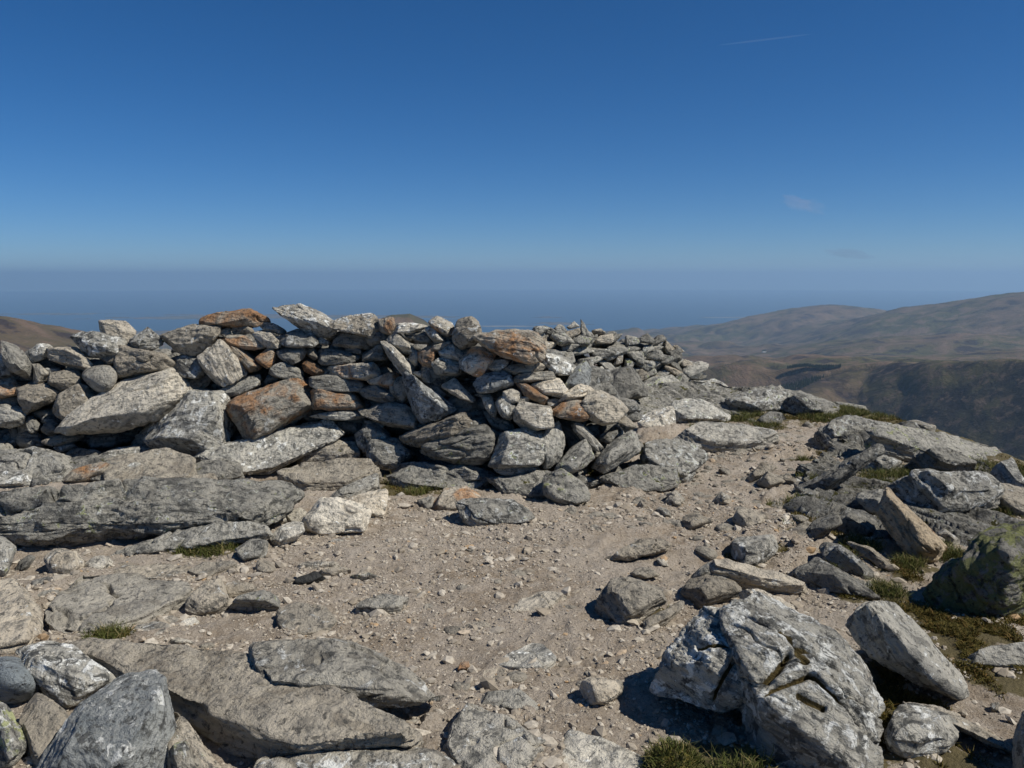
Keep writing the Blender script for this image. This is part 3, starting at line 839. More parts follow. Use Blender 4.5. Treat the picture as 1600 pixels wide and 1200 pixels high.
for i, (code, ch, off) in enumerate(WALL):
    pl = outline(code)
    r = np.random.default_rng(1000 + i)
    if ch == 'G' and r.uniform() < .5: ch = r.choice(['T', 'P', 'GT', 'Pr'])
    xs = [q_[0] for q_ in pl]; ys = [q_[1] for q_ in pl]
    cx, cy = np.mean(xs), np.mean(ys)
    p0 = on_wall(cx, cy, off)
    slope = (np.interp(p0[0] + .3, WX, WY) - np.interp(p0[0] - .3, WX, WY)) / .6
    nrm = np.array([slope, -1.0, .55]) + r.normal(0, .22, 3) * np.array([1, .2, 1])
    nrm /= np.linalg.norm(nrm)
    sc = np.linalg.norm(p0 - EYE) / F
    w, h = (max(xs) - min(xs)) * sc, (max(ys) - min(ys)) * sc
    build_rock('stone', pl, p0, nrm, .30 * min(w, h), .22 * w + .30 * h + .05, ch, wall, n=int(np.clip(max(w, h) / sc / 2.9, 12, 36)), seed=2000 + i, bed='2', gr=1.11, layer=.7, ncut=10, bevel=(.05, .8), cutr=(.62, .95), rough=.8)
# a smooth pale cobble among the broken stones
pl = outline('1: 510 500 570 455 650 440 720 460 735 520 700 590 640 620 560 580')
ob = build_rock('stone', pl, on_wall(155, 592, -.05), np.array([0, -.9, .45]), .11, .12, 'S', wall, n=18, seed=5, p=4.5, rough=.12, ncut=0)
ob['lichen'] = 0.0; ob['tone'] = 1.5; ob['label'] = 'smooth rounded pale cobble built into the wall'

def rubble(name, pts, sizes, parent, seed, n=5, sq=.6):
    """many rough stones as one mesh, the unseen heart of a wall"""
    S, Fc = cube_sphere(n)
    r = np.random.default_rng(seed); VV, FF = [], []
    for i, (c, s) in enumerate(zip(pts, sizes)):
        nn = r.normal(size=(12, 3)); nn /= np.linalg.norm(nn, axis=1)[:, None]
        hh = r.uniform(.6, 1, 12)
        Rr = (((np.maximum(S @ nn.T, 1e-6) / hh) ** 14).sum(1) + .9 ** 14) ** (-1 / 14)
        q_ = S * Rr[:, None] * s * np.array([1, 1, sq])
        a = r.uniform(0, 6.28); t = r.normal(0, .25)
        rot = np.array([[math.cos(a), -math.sin(a), 0], [math.sin(a), math.cos(a), 0], [0, 0, 1]]) @ np.array([[1, 0, 0], [0, math.cos(t), -math.sin(t)], [0, math.sin(t), math.cos(t)]])
        FF.append(Fc + len(VV) * len(S)); VV.append(q_ @ rot.T + c)
    ob = link(name, mesh_from(name, np.concatenate(VV), np.concatenate(FF)), M_ROCK)
    if parent is not None:
        ob.parent = parent; ob.matrix_parent_inverse = parent_inv[parent.name]
    for k, v_ in look('G', r).items(): ob[k] = v_
    ob['tone'] = .85
    ob['kind'] = 'stuff'
    return ob

TOP = np.array([(-200, 550), (0, 552), (50, 548), (110, 540), (160, 520), (230, 528), (330, 505), (400, 505), (440, 500), (520, 505), (580, 505), (640, 515), (690, 512), (740, 512), (840, 530), (880, 548), (915, 570), (960, 610), (1000, 640), (1060, 680)], float)
r = np.random.default_rng(31)
pts, sizes = [], []
while len(pts) < 1100:
    px = r.uniform(-190, 985); ty_ = np.interp(px, TOP[:, 0], TOP[:, 1])
    py = r.uniform(ty_ + 6, 770)
    dep = r.uniform(.16, .95)
    p_ = on_wall(px, py, dep)
    top_p = on_wall(px, ty_ + 4, .15)
    if p_[2] > top_p[2] - .10 or p_[2] < -.1: continue
    pts.append(p_); sizes.append(r.uniform(.09, .17))
rubble('rubble_core', pts, sizes, wall, 32)

# ---- the wall going away behind the near one
far = thing_empty('dry_stone_wall', (1.5, 11, 0)); far_name = far.name
parent_inv[far_name] = Matrix.Translation(Vector((1.5, 11, 0))).inverted()
tag(far, 'distant low rubble wall with green lichen, beyond the end of the near wall', 'wall')
FTOP = np.array([(790, 535), (830, 519), (850, 508), (872, 512), (900, 503), (920, 508), (945, 515), (985, 520), (1025, 527), (1045, 534), (1060, 541), (1064, 560), (1088, 569), (1094, 592)], float)
FBOT = np.array([(790, 570), (850, 590), (900, 606), (950, 626), (1000, 642), (1050, 642), (1094, 628)], float)
def far_plane(px, py, off):
    d = ray(px, py); y = 10.6 + (px - 900) * .004
    for _ in range(6):
        t = y / d[1]; z = EYE[2] + d[2] * t
        y = 10.5 + (px - 900) * .004 + .55 * max(z, 0) + off
    return EYE + d * (y / d[1])
r = np.random.default_rng(77)
cand = []
for _ in range(9000):
    if len(cand) >= 150: break
    px = r.uniform(800, 1096); t_, b_ = np.interp(px, FTOP[:, 0], FTOP[:, 1]), np.interp(px, FBOT[:, 0], FBOT[:, 1])
    sx = r.uniform(10, 21); sy = sx * r.uniform(.42, .75)
    py = r.uniform(t_ + sy * .55, b_)
    if all(((px - c[0]) / (sx + c[2])) ** 2 + ((py - c[1]) / (sy + c[3])) ** 2 > .44 for c in cand):
        cand.append((px, py, sx, sy))
for i, (px, py, sx, sy) in enumerate(cand):
    a0 = r.normal(-.1, .4); k = int(r.integers(5, 8))
    an = np.sort(r.uniform(0, 2 * math.pi, k) * .35 + np.linspace(0, 2 * math.pi, k, endpoint=False) * 1.0)
    ca, sa_ = math.cos(a0), math.sin(a0)
    pl = []
    for a in an:
        e = r.uniform(.85, 1.2); x_, y_ = sx * e * math.cos(a), sy * e * math.sin(a)
        pl.append((px + x_ * ca - y_ * sa_, py + x_ * sa_ + y_ * ca))
    p0 = far_plane(px, py, r.uniform(-.06, .08))
    nrm = np.array([.1, -1, .6]) + r.normal(0, .25, 3); nrm /= np.linalg.norm(nrm)
    sc = np.linalg.norm(p0 - EYE) / F
    build_rock('stone', pl, p0, nrm, sy * sc * .7, (sx + sy) * sc * .8, r.choice(['L', 'G', 'LG', 'LT', 'GT', 'L', 'D']), far, n=10, seed=4000 + i, bed='2', gr=1.16, layer=.7)
pts, sizes = [], []
while len(pts) < 260:
    px = r.uniform(800, 1085); t_ = np.interp(px, FTOP[:, 0], FTOP[:, 1])
    p_ = far_plane(px, r.uniform(t_ + 12, 620), r.uniform(.22, .7))
    if p_[2] > far_plane(px, t_ + 10, .1)[2] - .08: continue
    pts.append(p_); sizes.append(r.uniform(.10, .17))
rubble('rubble_core', pts, sizes, far, 33)

# ------------------------------------------------------------------ single rocks lying on and set into the ground
PERIM = []
def rock(code, name, label, cat, ch='G', tilt=10, roll=0, tf=.06, tb=.12, z=0.0, base=None, yaw=0, group=None, **kw):
    """base: the place in the picture where it meets the ground (its lowest outline point by default)"""
    pl = outline(code)
    b = base or max(pl, key=lambda q_: q_[1])
    if tilt <= 10 and z == 0: z = -.022
    PERIM.append(pl)
    g = ground_at(*b)
    p0 = g + np.array([0, 0, z])
    t, ro, ya = math.radians(tilt), math.radians(roll), math.radians(yaw)
    nrm = np.array([math.sin(ro), -math.sin(t) * math.cos(ro), math.cos(t) * math.cos(ro)])
    nrm = np.array([nrm[0] * math.cos(ya) - nrm[1] * math.sin(ya), nrm[0] * math.sin(ya) + nrm[1] * math.cos(ya), nrm[2]])
    xs = [q_[0] for q_ in pl]
    wpx = max(xs) - min(xs)
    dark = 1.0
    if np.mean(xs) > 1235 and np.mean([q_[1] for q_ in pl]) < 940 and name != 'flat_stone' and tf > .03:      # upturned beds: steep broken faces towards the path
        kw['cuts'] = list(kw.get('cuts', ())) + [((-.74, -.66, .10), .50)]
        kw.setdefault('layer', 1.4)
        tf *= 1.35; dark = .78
    kw.setdefault('n', int(np.clip(wpx / 2.7, 12, 84)))
    kw.setdefault('seed', int(abs(hash_str(code))) % 100000)
    kw.setdefault('zmin', float(g[2]) - .02)
    kw.setdefault('gr', 1.04)
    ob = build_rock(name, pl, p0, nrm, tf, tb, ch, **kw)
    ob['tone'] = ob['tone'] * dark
    if label: tag(ob, label, cat, group, 'thing')
    return ob

def hash_str(s):
    h = 7
    for ch in s: h = (h * 31 + ord(ch)) & 0x7fffffff
    return h

UP = (0, -.25, 1)
# -- slabs along the foot of the wall
rock('2: -200 1040 -50 950 150 890 500 785 640 780 730 800 745 840 690 890 560 940 280 1060 270 1110 120 1120 -120 1130', 'flat_stone', 'long sloping grey slab leaning on the wall foot above the flat ledge', 'slab', 'G', 38, 0, .07, .22, base=(400, 748), bed='n', ncut=3)
rock('1: 650 1150 680 1080 850 1020 1050 980 1200 1030 1215 1130 1160 1180 1000 1190 700 1200', 'flat_stone', 'flat pale slab behind the big layered ledge at the wall foot', 'slab', 'T', 22, 0, .05, .22, base=(240, 760), ncut=2)
rock('1: 395 1145 480 1090 620 1050 710 1060 660 1120 520 1150 410 1190', 'rock', 'small tan wedge of rock at the wall foot above the layered ledge', 'rock', 'Tr', 35, 0, .06, .14, base=(130, 757))
rock('1: -60 1130 0 1130 110 1105 200 1140 215 1215 -60 1215', 'rock', 'white lichened rock at the left edge just above the layered ledge', 'rock', 'W', 35, 0, .06, .16, base=(30, 762))
for c, lb, ch in (('0: -20 712 50 700 110 712 120 745 60 756 -20 752', 'squat grey stone at the left edge under the wall', 'G'), ('0: 95 728 140 712 190 716 205 742 150 752 105 748', 'low mossy stone under the wall left of the pale slab', 'GM'),
                  ('0: 180 735 215 722 250 728 245 750 200 752', 'little lichened stone at the wall foot behind the pale slab', 'W'), ('0: 280 735 330 718 372 722 380 745 330 752', 'mossy stone under the lower end of the long sloping slab', 'GM')):
    rock(c, 'rock', lb, 'rock', ch, 45, 0, .06, .16)
rock('1: 210 1140 300 1150 340 1215 190 1215', 'rock', 'small grey lichened rock beside the tan wedge above the layered ledge', 'rock', 'G', 35, 0, .05, .14, base=(70, 762))
rock('1: 1150 1180 1230 1140 1340 1120 1370 1190 1240 1215', 'rock', 'small pinkish rock on top of the layered ledge', 'rock', 'T', 25, 0, .04, .1, base=(315, 765))
rock('0: 435 745 470 728 570 719 592 748 545 768 490 772 440 768', 'flat_stone', 'flat grey pink slab at the wall foot, right of the layered ledge', 'slab', 'T', 16, 0, .05, .12, z=.05, base=(500, 772), ncut=2)
rock('0: 520 776 552 766 590 742 592 762 560 778 530 785', 'flat_stone', 'thin slab peeking out under the flat grey pink slab', 'slab', 'G', 20, 0, .04, .1, base=(540, 785))
rock('5: -120 95 60 60 400 50 700 48 1000 50 1130 50 1180 90 1195 130 1140 180 1000 215 800 255 600 285 300 292 100 275 -120 265', 'rock_ledge', 'massive long layered olive grey ledge of rock below the wall', 'ledge', 'GL', 44, 0, .16, .40, base=(230, 853), n=72, bed=(0.06, -.22, 1), rough=2.0, ncut=3, cuts=[((0, -.2, 1), .72), ((0, -1, .25), .8)])
rock('5: 480 345 600 300 660 270 800 220 980 195 1080 210 1100 250 960 290 860 310 700 325', 'flat_stone', 'tilted thin slab fallen against the right end of the layered ledge', 'slab', 'G', 30, 0, .06, .16, base=(260, 866), bed=(0.3, -.4, 1))
rock('5: 1100 265 1150 215 1220 195 1240 240 1210 270 1130 295', 'rock', 'small white lichened rock between ledge and pale block', 'rock', 'WP', 40, 0, .05, .09)
rock('5: 1165 160 1220 140 1250 150 1240 185 1190 205', 'rock', 'small pale rock tucked beside the ledge above the white one', 'rock', 'P', 40, 0, .04, .08)
rock('5: 1090 200 1165 180 1170 205 1110 215', 'rock', 'small flat pale stone at the right tip of the layered ledge', 'rock', 'P', 20, 0, .03, .06)
rock('6: 200 180 270 100 450 140 460 170 440 235 240 245 200 220', 'rock', 'pale square faced block at the wall foot beside the grass', 'block', 'PS', 50, 0, .10, .16, cuts=[((0, -1, .15), .75), ((0, .1, 1), .8)], ncut=2)
rock('6: 340 115 450 80 530 70 532 110 520 170 460 180 400 140', 'rock', 'pale rock just behind the square faced block', 'rock', 'PT', 40, 0, .06, .14)
rock('6: 720 130 780 60 850 55 910 95 830 115 820 145 740 155', 'rock', 'rust brown rock lying behind the pale green slab', 'rock', 'rT', 40, 0, .06, .14)
rock('6: 820 120 850 105 1040 105 1110 145 1130 180 1090 205 855 208 850 150', 'rock', 'pale greenish long block on the path edge by the wall', 'block', 'WL', 48, 0, .07, .14, cuts=[((0, -1, .3), .8)], ncut=3)
rock('6: 660 110 720 90 735 135 690 150', 'rock', 'small pale stone left of the rust brown rock', 'rock', 'P', 40, 0, .04, .07)
rock('0: 850 745 880 735 918 760 920 782 890 790 855 775', 'rock', 'grey rock embedded at the wall foot right of the pale green block', 'rock', 'LG', 40, 0, .05, .14)
rock('3: 510 1130 600 1095 760 1140 930 1170 960 1210 700 1230 560 1215', 'rock_ledge', 'low flat grey ledge at the wall foot left of the green turf', 'ledge', 'GL', 22, 0, .04, .16)
rock('3: 1190 790 1250 745 1330 750 1400 705 1415 830 1380 870 1260 880 1200 840', 'rock', 'white and tan lichened boulder at the right end of the near wall', 'boulder', 'WP', 45, 10, .12, .22)
rock('3: 930 590 1000 500 1130 460 1200 540 1240 640 1150 660 1020 640', 'boulder', 'dark mossy brown boulder between the near wall and the far one', 'boulder', 'DM', 50, 0, .15, .35, base=(985, 650))
rock('3: 1140 640 1220 640 1250 680 1150 712', 'rock', 'small grey rock at the foot of the dark mossy boulder', 'rock', 'G', 45, 0, .05, .12)
rock('4: 20 670 110 660 240 680 275 740 190 840 110 815 0 770', 'boulder', 'broad low boulder splashed with white lichen beside the path', 'boulder', 'WL', 30, 12, .10, .3, ncut=4)
rock('3: 1125 1080 1220 1030 1350 1020 1355 1110 1330 1155 1240 1160', 'rock', 'brown edged rock left of the broad lichened boulder', 'rock', 'TG', 38, -10, .08, .2)
rock('4: 140 500 250 490 370 560 350 580 200 590 140 580', 'boulder', 'lichened boulder at the foot of the far wall above the turf', 'boulder', 'WL', 38, 0, .12, .3)
rock('4: -60 440 60 400 130 390 175 430 160 500 60 495 -60 500', 'boulder', 'white grey boulder at the right foot of the far wall', 'boulder', 'WL', 45, 0, .14, .35, base=(1030, 628))
rock('4: 180 430 300 405 355 430 367 470 250 485 180 480', 'boulder', 'angular white lichened boulder on the skyline right of the far wall', 'boulder', 'WL', 45, 0, .14, .35, base=(1090, 625))
rock('4: 60 370 150 330 240 340 245 400 180 425 80 400', 'boulder', 'upright grey stone standing at the right end of the far wall', 'boulder', 'GL', 60, 0, .12, .3, base=(1060, 610))
rock('4: 365 490 440 470 520 450 620 462 625 490 600 540 500 555 400 535', 'boulder', 'pale lichened boulder on the skyline where the path goes over', 'boulder', 'WL', 36, 0, .14, .4)
rock('4: 600 480 700 475 740 510 765 545 690 562 640 548 590 530', 'boulder', 'right hand lichened boulder on the skyline where the path goes over', 'boulder', 'LW', 36, 0, .12, .35)
rock('4: 490 580 540 540 590 550 590 590 540 600', 'rock', 'small grey rock in the turf below the skyline boulders', 'rock', 'GL', 45, 0, .08, .15)
rock('4: 770 515 860 503 930 520 950 548 880 540', 'rock', 'small lichened rock on the skyline turf left of the gap', 'rock', 'GL', 40, 0, .1, .25)
rock('4: 150 650 270 600 400 590 520 620 575 660 500 700 370 712 290 705 260 690', 'rock_ledge', 'smooth grey bedrock hump rising from the path below the far turf', 'ledge', 'GS', 20, 0, .10, .25, ncut=3, n=44)
for c, lb, ch in (('0: 605 742 655 722 725 726 782 746 762 766 685 770 620 762', 'mossy bedrock shelf under the middle of the wall', 'GLM'), ('0: 760 746 850 734 902 758 880 780 795 774', 'mossy lichened shelf at the wall foot left of the embedded grey rock', 'LGM'),
                  ('0: 935 748 1005 728 1062 736 1045 764 970 770', 'low mossy shelf of rock beside the green turf at the wall end', 'GLM')):
    rock(c, 'rock_ledge', lb, 'ledge', ch, 30, 0, .05, .2, ncut=9)
# -- outcrops on the right
for c, lb, bs2, t_, zz_ in (('0: 1262 705 1330 680 1420 672 1540 705 1640 760 1640 900 1500 880 1400 870 1320 860 1250 800', 'broad mossy bedrock base under the outcrop on the right', (1420, 880), 3, -.045),
                       ('0: 985 640 1010 604 1090 596 1140 612 1230 612 1285 634 1295 650 1200 664 1100 668 1020 664', 'low lichened bedrock bank joining the skyline boulders to the far wall', (1150, 668), 9, -.07)):
    ob = rock(c, 'rock_ledge', lb, 'ledge', 'GLM', t_, 0, .02, .3, base=bs2, z=zz_, n=110, ncut=10, cutr=(.5, .97), rough=1.0, layer=1.3, lthick=.11, bed=(-.62, -.38, .68))
    ob['moss'] = .6; ob['tone'] = ob['tone'] * .9
rock('4: 690 705 760 640 830 575 900 568 960 600 1045 612 980 660 900 690 830 695 760 700', 'boulder', 'grey boulder with dark left face at the far edge of the plateau', 'boulder', 'GL', 40, 10, .16, .35, cuts=[((-.8, -.5, .2), .6)])
rock('4: 960 640 1090 600 1300 650 1480 690 1512 730 1430 762 1370 765 1250 705 1150 682 1010 662', 'flat_stone', 'long grey slab capping the outcrop along the plateau rim', 'slab', 'GL', 26, 16, .09, .3, base=(1340, 735), z=.12, ncut=3, n=56)
rock('4: 1080 700 1250 705 1340 760 1395 812 1320 815 1200 785 1130 770', 'rock_ledge', 'dark layered ledge under the capping slab on the rim', 'ledge', 'GD', 36, 14, .10, .3, ncut=4)
rock('4: 890 755 990 715 1085 750 1065 795 960 795 890 785', 'rock', 'layered grey rock below the left end of the capping slab', 'rock', 'GW', 42, 0, .10, .25)
rock('4: 640 885 800 800 900 725 935 700 1000 690 960 740 900 790 800 860 720 905', 'rock_ledge', 'dark sharp ridge of rock slanting down to the path edge', 'ledge', 'DG', 48, -28, .10, .3, cuts=[((-.7, -.7, .1), .55)])
rock('4: 1040 860 1130 810 1240 795 1350 810 1430 850 1500 920 1490 950 1420 982 1300 965 1230 1000 1150 955', 'boulder', 'grey white lichened boulder above the brown leaning block', 'boulder', 'W', 34, 10, .16, .35, ncut=6, n=56, cuts=[((0, -1, -.1), .75)])
bk = rock('4: 1030 870 1100 940 1200 1030 1272 1100 1240 1152 1150 1172 1060 1080 985 970', 'boulder', 'smooth brown tan block leaning out of the outcrop', 'boulder', 'TS', 50, 16, .10, .22, ncut=2, n=56, cuts=[((-.8, -.5, -.2), .8), ((.1, -.6, 1), .86)])
bk['brown'] = 1.2; bk['tone'] = 1.2; bk['rust'] = .5; bk['lichen'] = .2
rock('4: 905 890 1030 868 1040 900 985 965 930 930', 'rock', 'grey block behind the upper end of the brown leaning block', 'rock', 'G', 45, 0, .08, .2, base=(1350, 815))
rock('4: 815 1000 900 955 985 990 990 1045 900 1062 830 1052', 'rock', 'finely layered dark rock left of the brown leaning block', 'rock', 'GD', 42, -8, .09, .2)
rock('4: 1440 760 1500 740 1560 780 1600 860 1620 900 1540 870 1480 810', 'flat_stone', 'grey slab at the right end of the rim beyond the turf', 'slab', 'GL', 24, 8, .09, .3)
rock('4: 1400 830 1520 850 1700 900 1700 1010 1560 960 1480 900', 'flat_stone', 'pale grey sloping slab at the right edge above the green boulder', 'slab', 'GT', 20, 8, .07, .3, base=(1560, 815))
rock('4: 1090 602 1150 578 1230 602 1228 632 1150 628', 'rock', 'pale lichened rock on the skyline behind the capping slab', 'rock', 'LP', 45, 0, .1, .25, base=(1435, 690))
rock('4: 650 1110 740 990 820 975 830 1010 720 1070 670 1105', 'rock_ledge', 'low dark rib of rock at the turf edge left of the layered rock', 'ledge', 'GD', 30, -20, .07, .2)
rock('4: 660 890 700 870 750 872 750 915 700 920', 'rock', 'small pale rock at the toe of the dark ridge beside the path', 'rock', 'G', 45, 0, .05, .12)
rock('8: 650 505 700 420 790 370 850 320 930 222 1043 205 1160 230 1190 420 1110 560 960 600 800 600 700 530', 'boulder', 'big dark boulder with bright green lichen at the right edge', 'boulder', 'LD', 46, 8, .28, .45, n=64, rough=1.2, cuts=[((-.75, -.65, .0), .52), ((.2, -.4, 1), .72), ((0, -1, -.35), .7)], ncut=3)['green'] = 1.15
rock('8: 330 645 400 560 530 525 590 580 660 680 795 840 800 882 760 912 660 835 560 745 480 705 400 722', 'boulder', 'upright wedge of grey rock with lit right face in the grass', 'boulder', 'G', 48, 18, .13, .2, n=52, cuts=[((-.75, -.7, .15), .42), ((.55, -.35, .8), .62)], ncut=2)
rock('8: 480 1062 530 962 620 955 740 1000 777 1050 720 1112 660 1168 560 1152 500 1112', 'rock', 'rough lichened rock in brown moss right of the cracked boulder', 'rock', 'GW', 42, 6, .09, .15, n=44)
rock('8: 75 445 160 372 210 350 290 400 400 470 470 502 410 515 340 475 250 445 180 430', 'rock_ledge', 'low dark edged rib of rock nearest the cracked boulder', 'ledge', 'GD', 32, -18, .08, .16, cuts=[((-.8, -.6, .2), .5)])
rock('8: 205 320 250 285 340 330 425 400 380 425 300 385 240 355', 'rock_ledge', 'lichened rib of rock just above the low dark edged one', 'ledge', 'GW', 32, -10, .06, .14)
rock('8: 325 280 420 310 522 390 480 402 400 345', 'rock_ledge', 'thin rib of rock running to the foot of the brown block', 'ledge', 'GT', 28, 0, .04, .12)
rock('8: 385 262 430 258 438 300 400 300', 'rock', 'small pale stone above the thin rib by the brown block', 'rock', 'P', 45, 0, .04, .07)
rock('8: 690 240 720 225 780 270 770 300 720 290', 'rock', 'pale stone right of the brown leaning block', 'rock', 'P', 40, 0, .05, .1)
rock('8: 800 750 960 700 1060 690 1120 800 900 812 830 790', 'rock_ledge', 'flat grey ledge under the green boulder at the right edge', 'ledge', 'G', 20, 0, .05, .2)
rock('8: 560 935 700 940 850 1035 1010 1112 1000 1135 780 1040 640 985', 'rock_ledge', 'long low earthy rib across the bare patch bottom right', 'ledge', 'TS', 30, 0, .06, .16)
rock('8: 1005 1100 1043 980 1150 960 1180 1240 1020 1300', 'boulder', 'grey boulder cut off by the lower right corner', 'boulder', 'G', 50, 0, .18, .2, base=(1600, 1230), n=30)
rock('8: 905 940 940 930 945 960 920 970', 'rock', 'lone small stone on the bare patch at lower right', 'rock', 'T', 40, 0, .02, .04)
# -- the cracked boulder: one rock split by moss filled cracks into blocks
bld = thing_empty('cracked_boulder', tuple(ground_at(1180, 1160)))
tag(bld, 'large pale boulder with white lichen, split by mossy cracks, lower right', 'boulder')
def block(code, ch, tilt, roll, tf, tb, base, z=0.0, **kw):
    g = ground_at(*base); p0 = g + np.array([0, 0, z])
    t, ro = math.radians(tilt), math.radians(roll)
    nrm = np.array([math.sin(ro), -math.sin(t) * math.cos(ro), math.cos(t) * math.cos(ro)])
    return build_rock('block', outline(code), p0, nrm, tf, tb, ch, bld, **kw)
BB = (.45, .2, .9)
def r7(x, y): return (800 + x / 2.608, 740 + y / 2.608)
block('7: 580 890 600 840 650 760 700 680 760 590 810 550 930 570 1020 610 1095 700 1100 785 1040 855 940 925 900 962 760 945 640 945 590 925', 'WG', 42, -4, .20, .32, (1110, 1125), .14, n=100, seed=61, bed=BB, ncut=7, layer=.6, rough=.95, gr=1.03,
      cuts=[((-.65, -.75, -.25), .55), ((-.05, -.3, 1), .78)], grooves=[(r7(830, 880), r7(960, 700), 0.007, .03), (r7(760, 700), r7(880, 720), 0.012, .025)])
block('7: 825 510 850 480 910 472 1080 555 1200 605 1330 665 1430 740 1500 850 1520 945 1460 1000 1430 1060 1440 1120 1450 1250 1250 1300 1060 1180 965 1065 980 950 900 700', 'WG', 34, 4, .17, .40, (1210, 1190), .07, n=130, seed=62, bed=BB, ncut=9, layer=.8, rough=1.0, gr=.95,
      cuts=[((-.55, -.8, -.25), .62), ((.05, -.2, 1), .82), ((.7, -.2, .6), .86)],
      grooves=[(r7(960, 560), r7(1440, 960), 0.012, .05), (r7(1130, 700), r7(1330, 780), 0.010, .04), (r7(900, 980), r7(1120, 770), 0.015, .06), (r7(990, 930), r7(1200, 850), 0.009, .035), (r7(1200, 850), r7(1420, 1010), 0.010, .035), (r7(1150, 930), r7(1260, 975), 0.012, .025), (r7(1100, 640), r7(1180, 800), 0.019, .02)])
for ch_ in bld.children: ch_['lichen'] = .72; ch_['green'] = .25
# -- beside the cracked boulder
rock('7: 890 335 912 262 1058 250 1082 300 1040 362 980 382 925 345', 'rock', 'square lichened block standing on the path edge', 'block', 'WG', 46, 0, .09, .15, cuts=[((-1, -.35, .1), .6), ((0, -1, .1), .75)], ncut=2)
rock('7: 810 392 828 346 900 345 1050 410 1205 480 1180 497 1050 472 940 435', 'flat_stone', 'long thin tan slab behind the cracked boulder', 'slab', 'T', 22, 12, .06, .16, bed=(.1, -.3, 1))
rock('7: 700 520 732 440 800 415 900 440 935 480 830 495 812 545 760 545', 'rock', 'layered tan rock at the upper left of the cracked boulder', 'rock', 'T', 32, 4, .09, .2, cuts=[((-.8, -.6, .0), .6)])
rock('7: 930 470 1000 470 1140 560 1150 600 1000 560', 'flat_stone', 'pale slab between the thin tan slab and the cracked boulder', 'slab', 'PT', 18, 8, .05, .16)
rock('7: 725 425 770 380 830 350 820 400 760 432', 'rock', 'small grey rock left of the long thin tan slab', 'rock', 'G', 40, -10, .05, .1)
rock('7: 335 595 380 500 420 430 500 428 605 470 625 520 545 605 440 592', 'rock', 'angular grey tan rock standing in the middle of the path', 'rock', 'GT', 36, 6, .10, .14, cuts=[((-.75, -.6, .1), .55)], ncut=4, n=40)
rock('7: 535 650 545 590 600 555 680 520 700 540 610 600 590 640', 'rock', 'low rib of pale rock left of the boulder shadow', 'rock', 'T', 22, 0, .04, .08)
rock('7: 278 870 320 832 440 850 445 890 390 942 310 948', 'rock', 'pale tan stone at the edge of the boulder shadow', 'rock', 'PT', 42, 10, .07, .09, cuts=[((-.9, -.4, .2), .6)], ncut=3)
rock('7: 482 410 505 385 560 382 600 415 540 430', 'rock', 'small brown rock just behind the angular path rock', 'rock', 'T', 40, 0, .04, .07)
rock('7: 390 348 540 265 600 270 645 300 540 335 430 356', 'rock_ledge', 'low dark ridge of bedrock breaking the path', 'ledge', 'TG', 26, -10, .04, .12, bed=(.3, -.5, .8))
rock('7: 590 345 620 340 645 375 610 380', 'rock', 'small white stone right of the low dark ridge', 'rock', 'P', 35, 0, .03, .05)
for c, lb in (('7: 618 120 650 90 685 95 690 135 640 130', 'small dark edged rock, upper middle of the stony path'), ('7: 585 160 600 135 640 150 650 180 610 178', 'small rock in the path left of the dark edged one'),
              ('7: 690 215 705 175 745 160 815 190 775 215 720 232', 'sharp brown rock in the stony path below the dark edged one'), ('7: 820 125 845 92 890 98 892 128', 'pale rock in the stony path, upper right of the sharp brown one'),
              ('7: 900 195 930 143 1010 160 1045 190 960 232', 'broad brown rock in the path left of the white lichened stone'), ('7: 1060 205 1100 163 1152 195 1090 222', 'white lichened stone at the right side of the stony path'),
              ('4: 440 830 515 752 572 772 560 795 490 835', 'dark brown rock in the middle of the far path'), ('4: 490 845 530 790 602 832 545 865', 'grey rock in front of the dark brown far path rock'),
              ('4: 595 820 650 822 690 852 640 852', 'thin brown rock right of the dark brown far path rock'), ('4: 305 915 340 878 382 900 340 932', 'small pale rock on the left of the far path'),
              ('4: 385 995 430 940 475 958 450 1000', 'tall tan splinter of rock in the path'), ('4: 550 1000 600 970 645 1010 560 1035', 'pale flat rock on the right of the path by the turf'),
              ('4: 110 890 150 870 185 915 130 930', 'dark tan rock on the left of the stony path'), ('7: 510 135 525 110 545 130 535 150', 'tiny splinter standing in the path')):
    rock(c, 'rock', lb, 'rock', 'T' if 'brown' in lb or 'tan' in lb else 'GP', 40, -6, .05, .1, cuts=[((-.8, -.5, .2), .6)], ncut=3)
# -- flat stones set in the middle of the path
rock('6: 970 815 1030 740 1130 690 1200 705 1215 770 1170 815 1090 815', 'flat_stone', 'flat grey slab set in the path near the bottom', 'slab', 'GS', 8, 0, .035, .1)
rock('6: 905 860 940 800 975 790 1095 830 1090 865 960 875', 'flat_stone', 'thin broken step in front of the flat grey path slab', 'slab', 'T', 10, 0, .02, .08)
rock('6: 905 940 940 885 1060 878 1165 955 1110 992 1040 1012 970 980', 'flat_stone', 'grey plate with a broken lower edge set in the path', 'slab', 'GS', 10, 0, .045, .1)
rock('6: 775 1110 830 1000 870 940 1000 985 1175 1070 1145 1165 1100 1230 830 1240 790 1160', 'flat_stone', 'large worn grey slab in the path at the bottom edge', 'slab', 'GS', 10, -4, .06, .14, n=56, ncut=4)
rock('7: 190 1110 250 1040 400 1095 520 1130 535 1200 350 1250 200 1235', 'flat_stone', 'worn slab at the bottom edge left of the grass tussock', 'slab', 'GS', 6, 0, .03, .12)
rock('6: 410 560 430 530 520 490 620 510 605 560 540 577 430 582', 'rock_ledge', 'low grey hump of bedrock in the middle of the gravel', 'ledge', 'GS', 12, 0, .035, .1)
rock('6: 95 560 160 530 280 550 330 610 260 670 140 670 90 620', 'rock_ledge', 'worn bedrock hump behind the dark topped slab', 'ledge', 'GT', 8, 0, .03, .1)
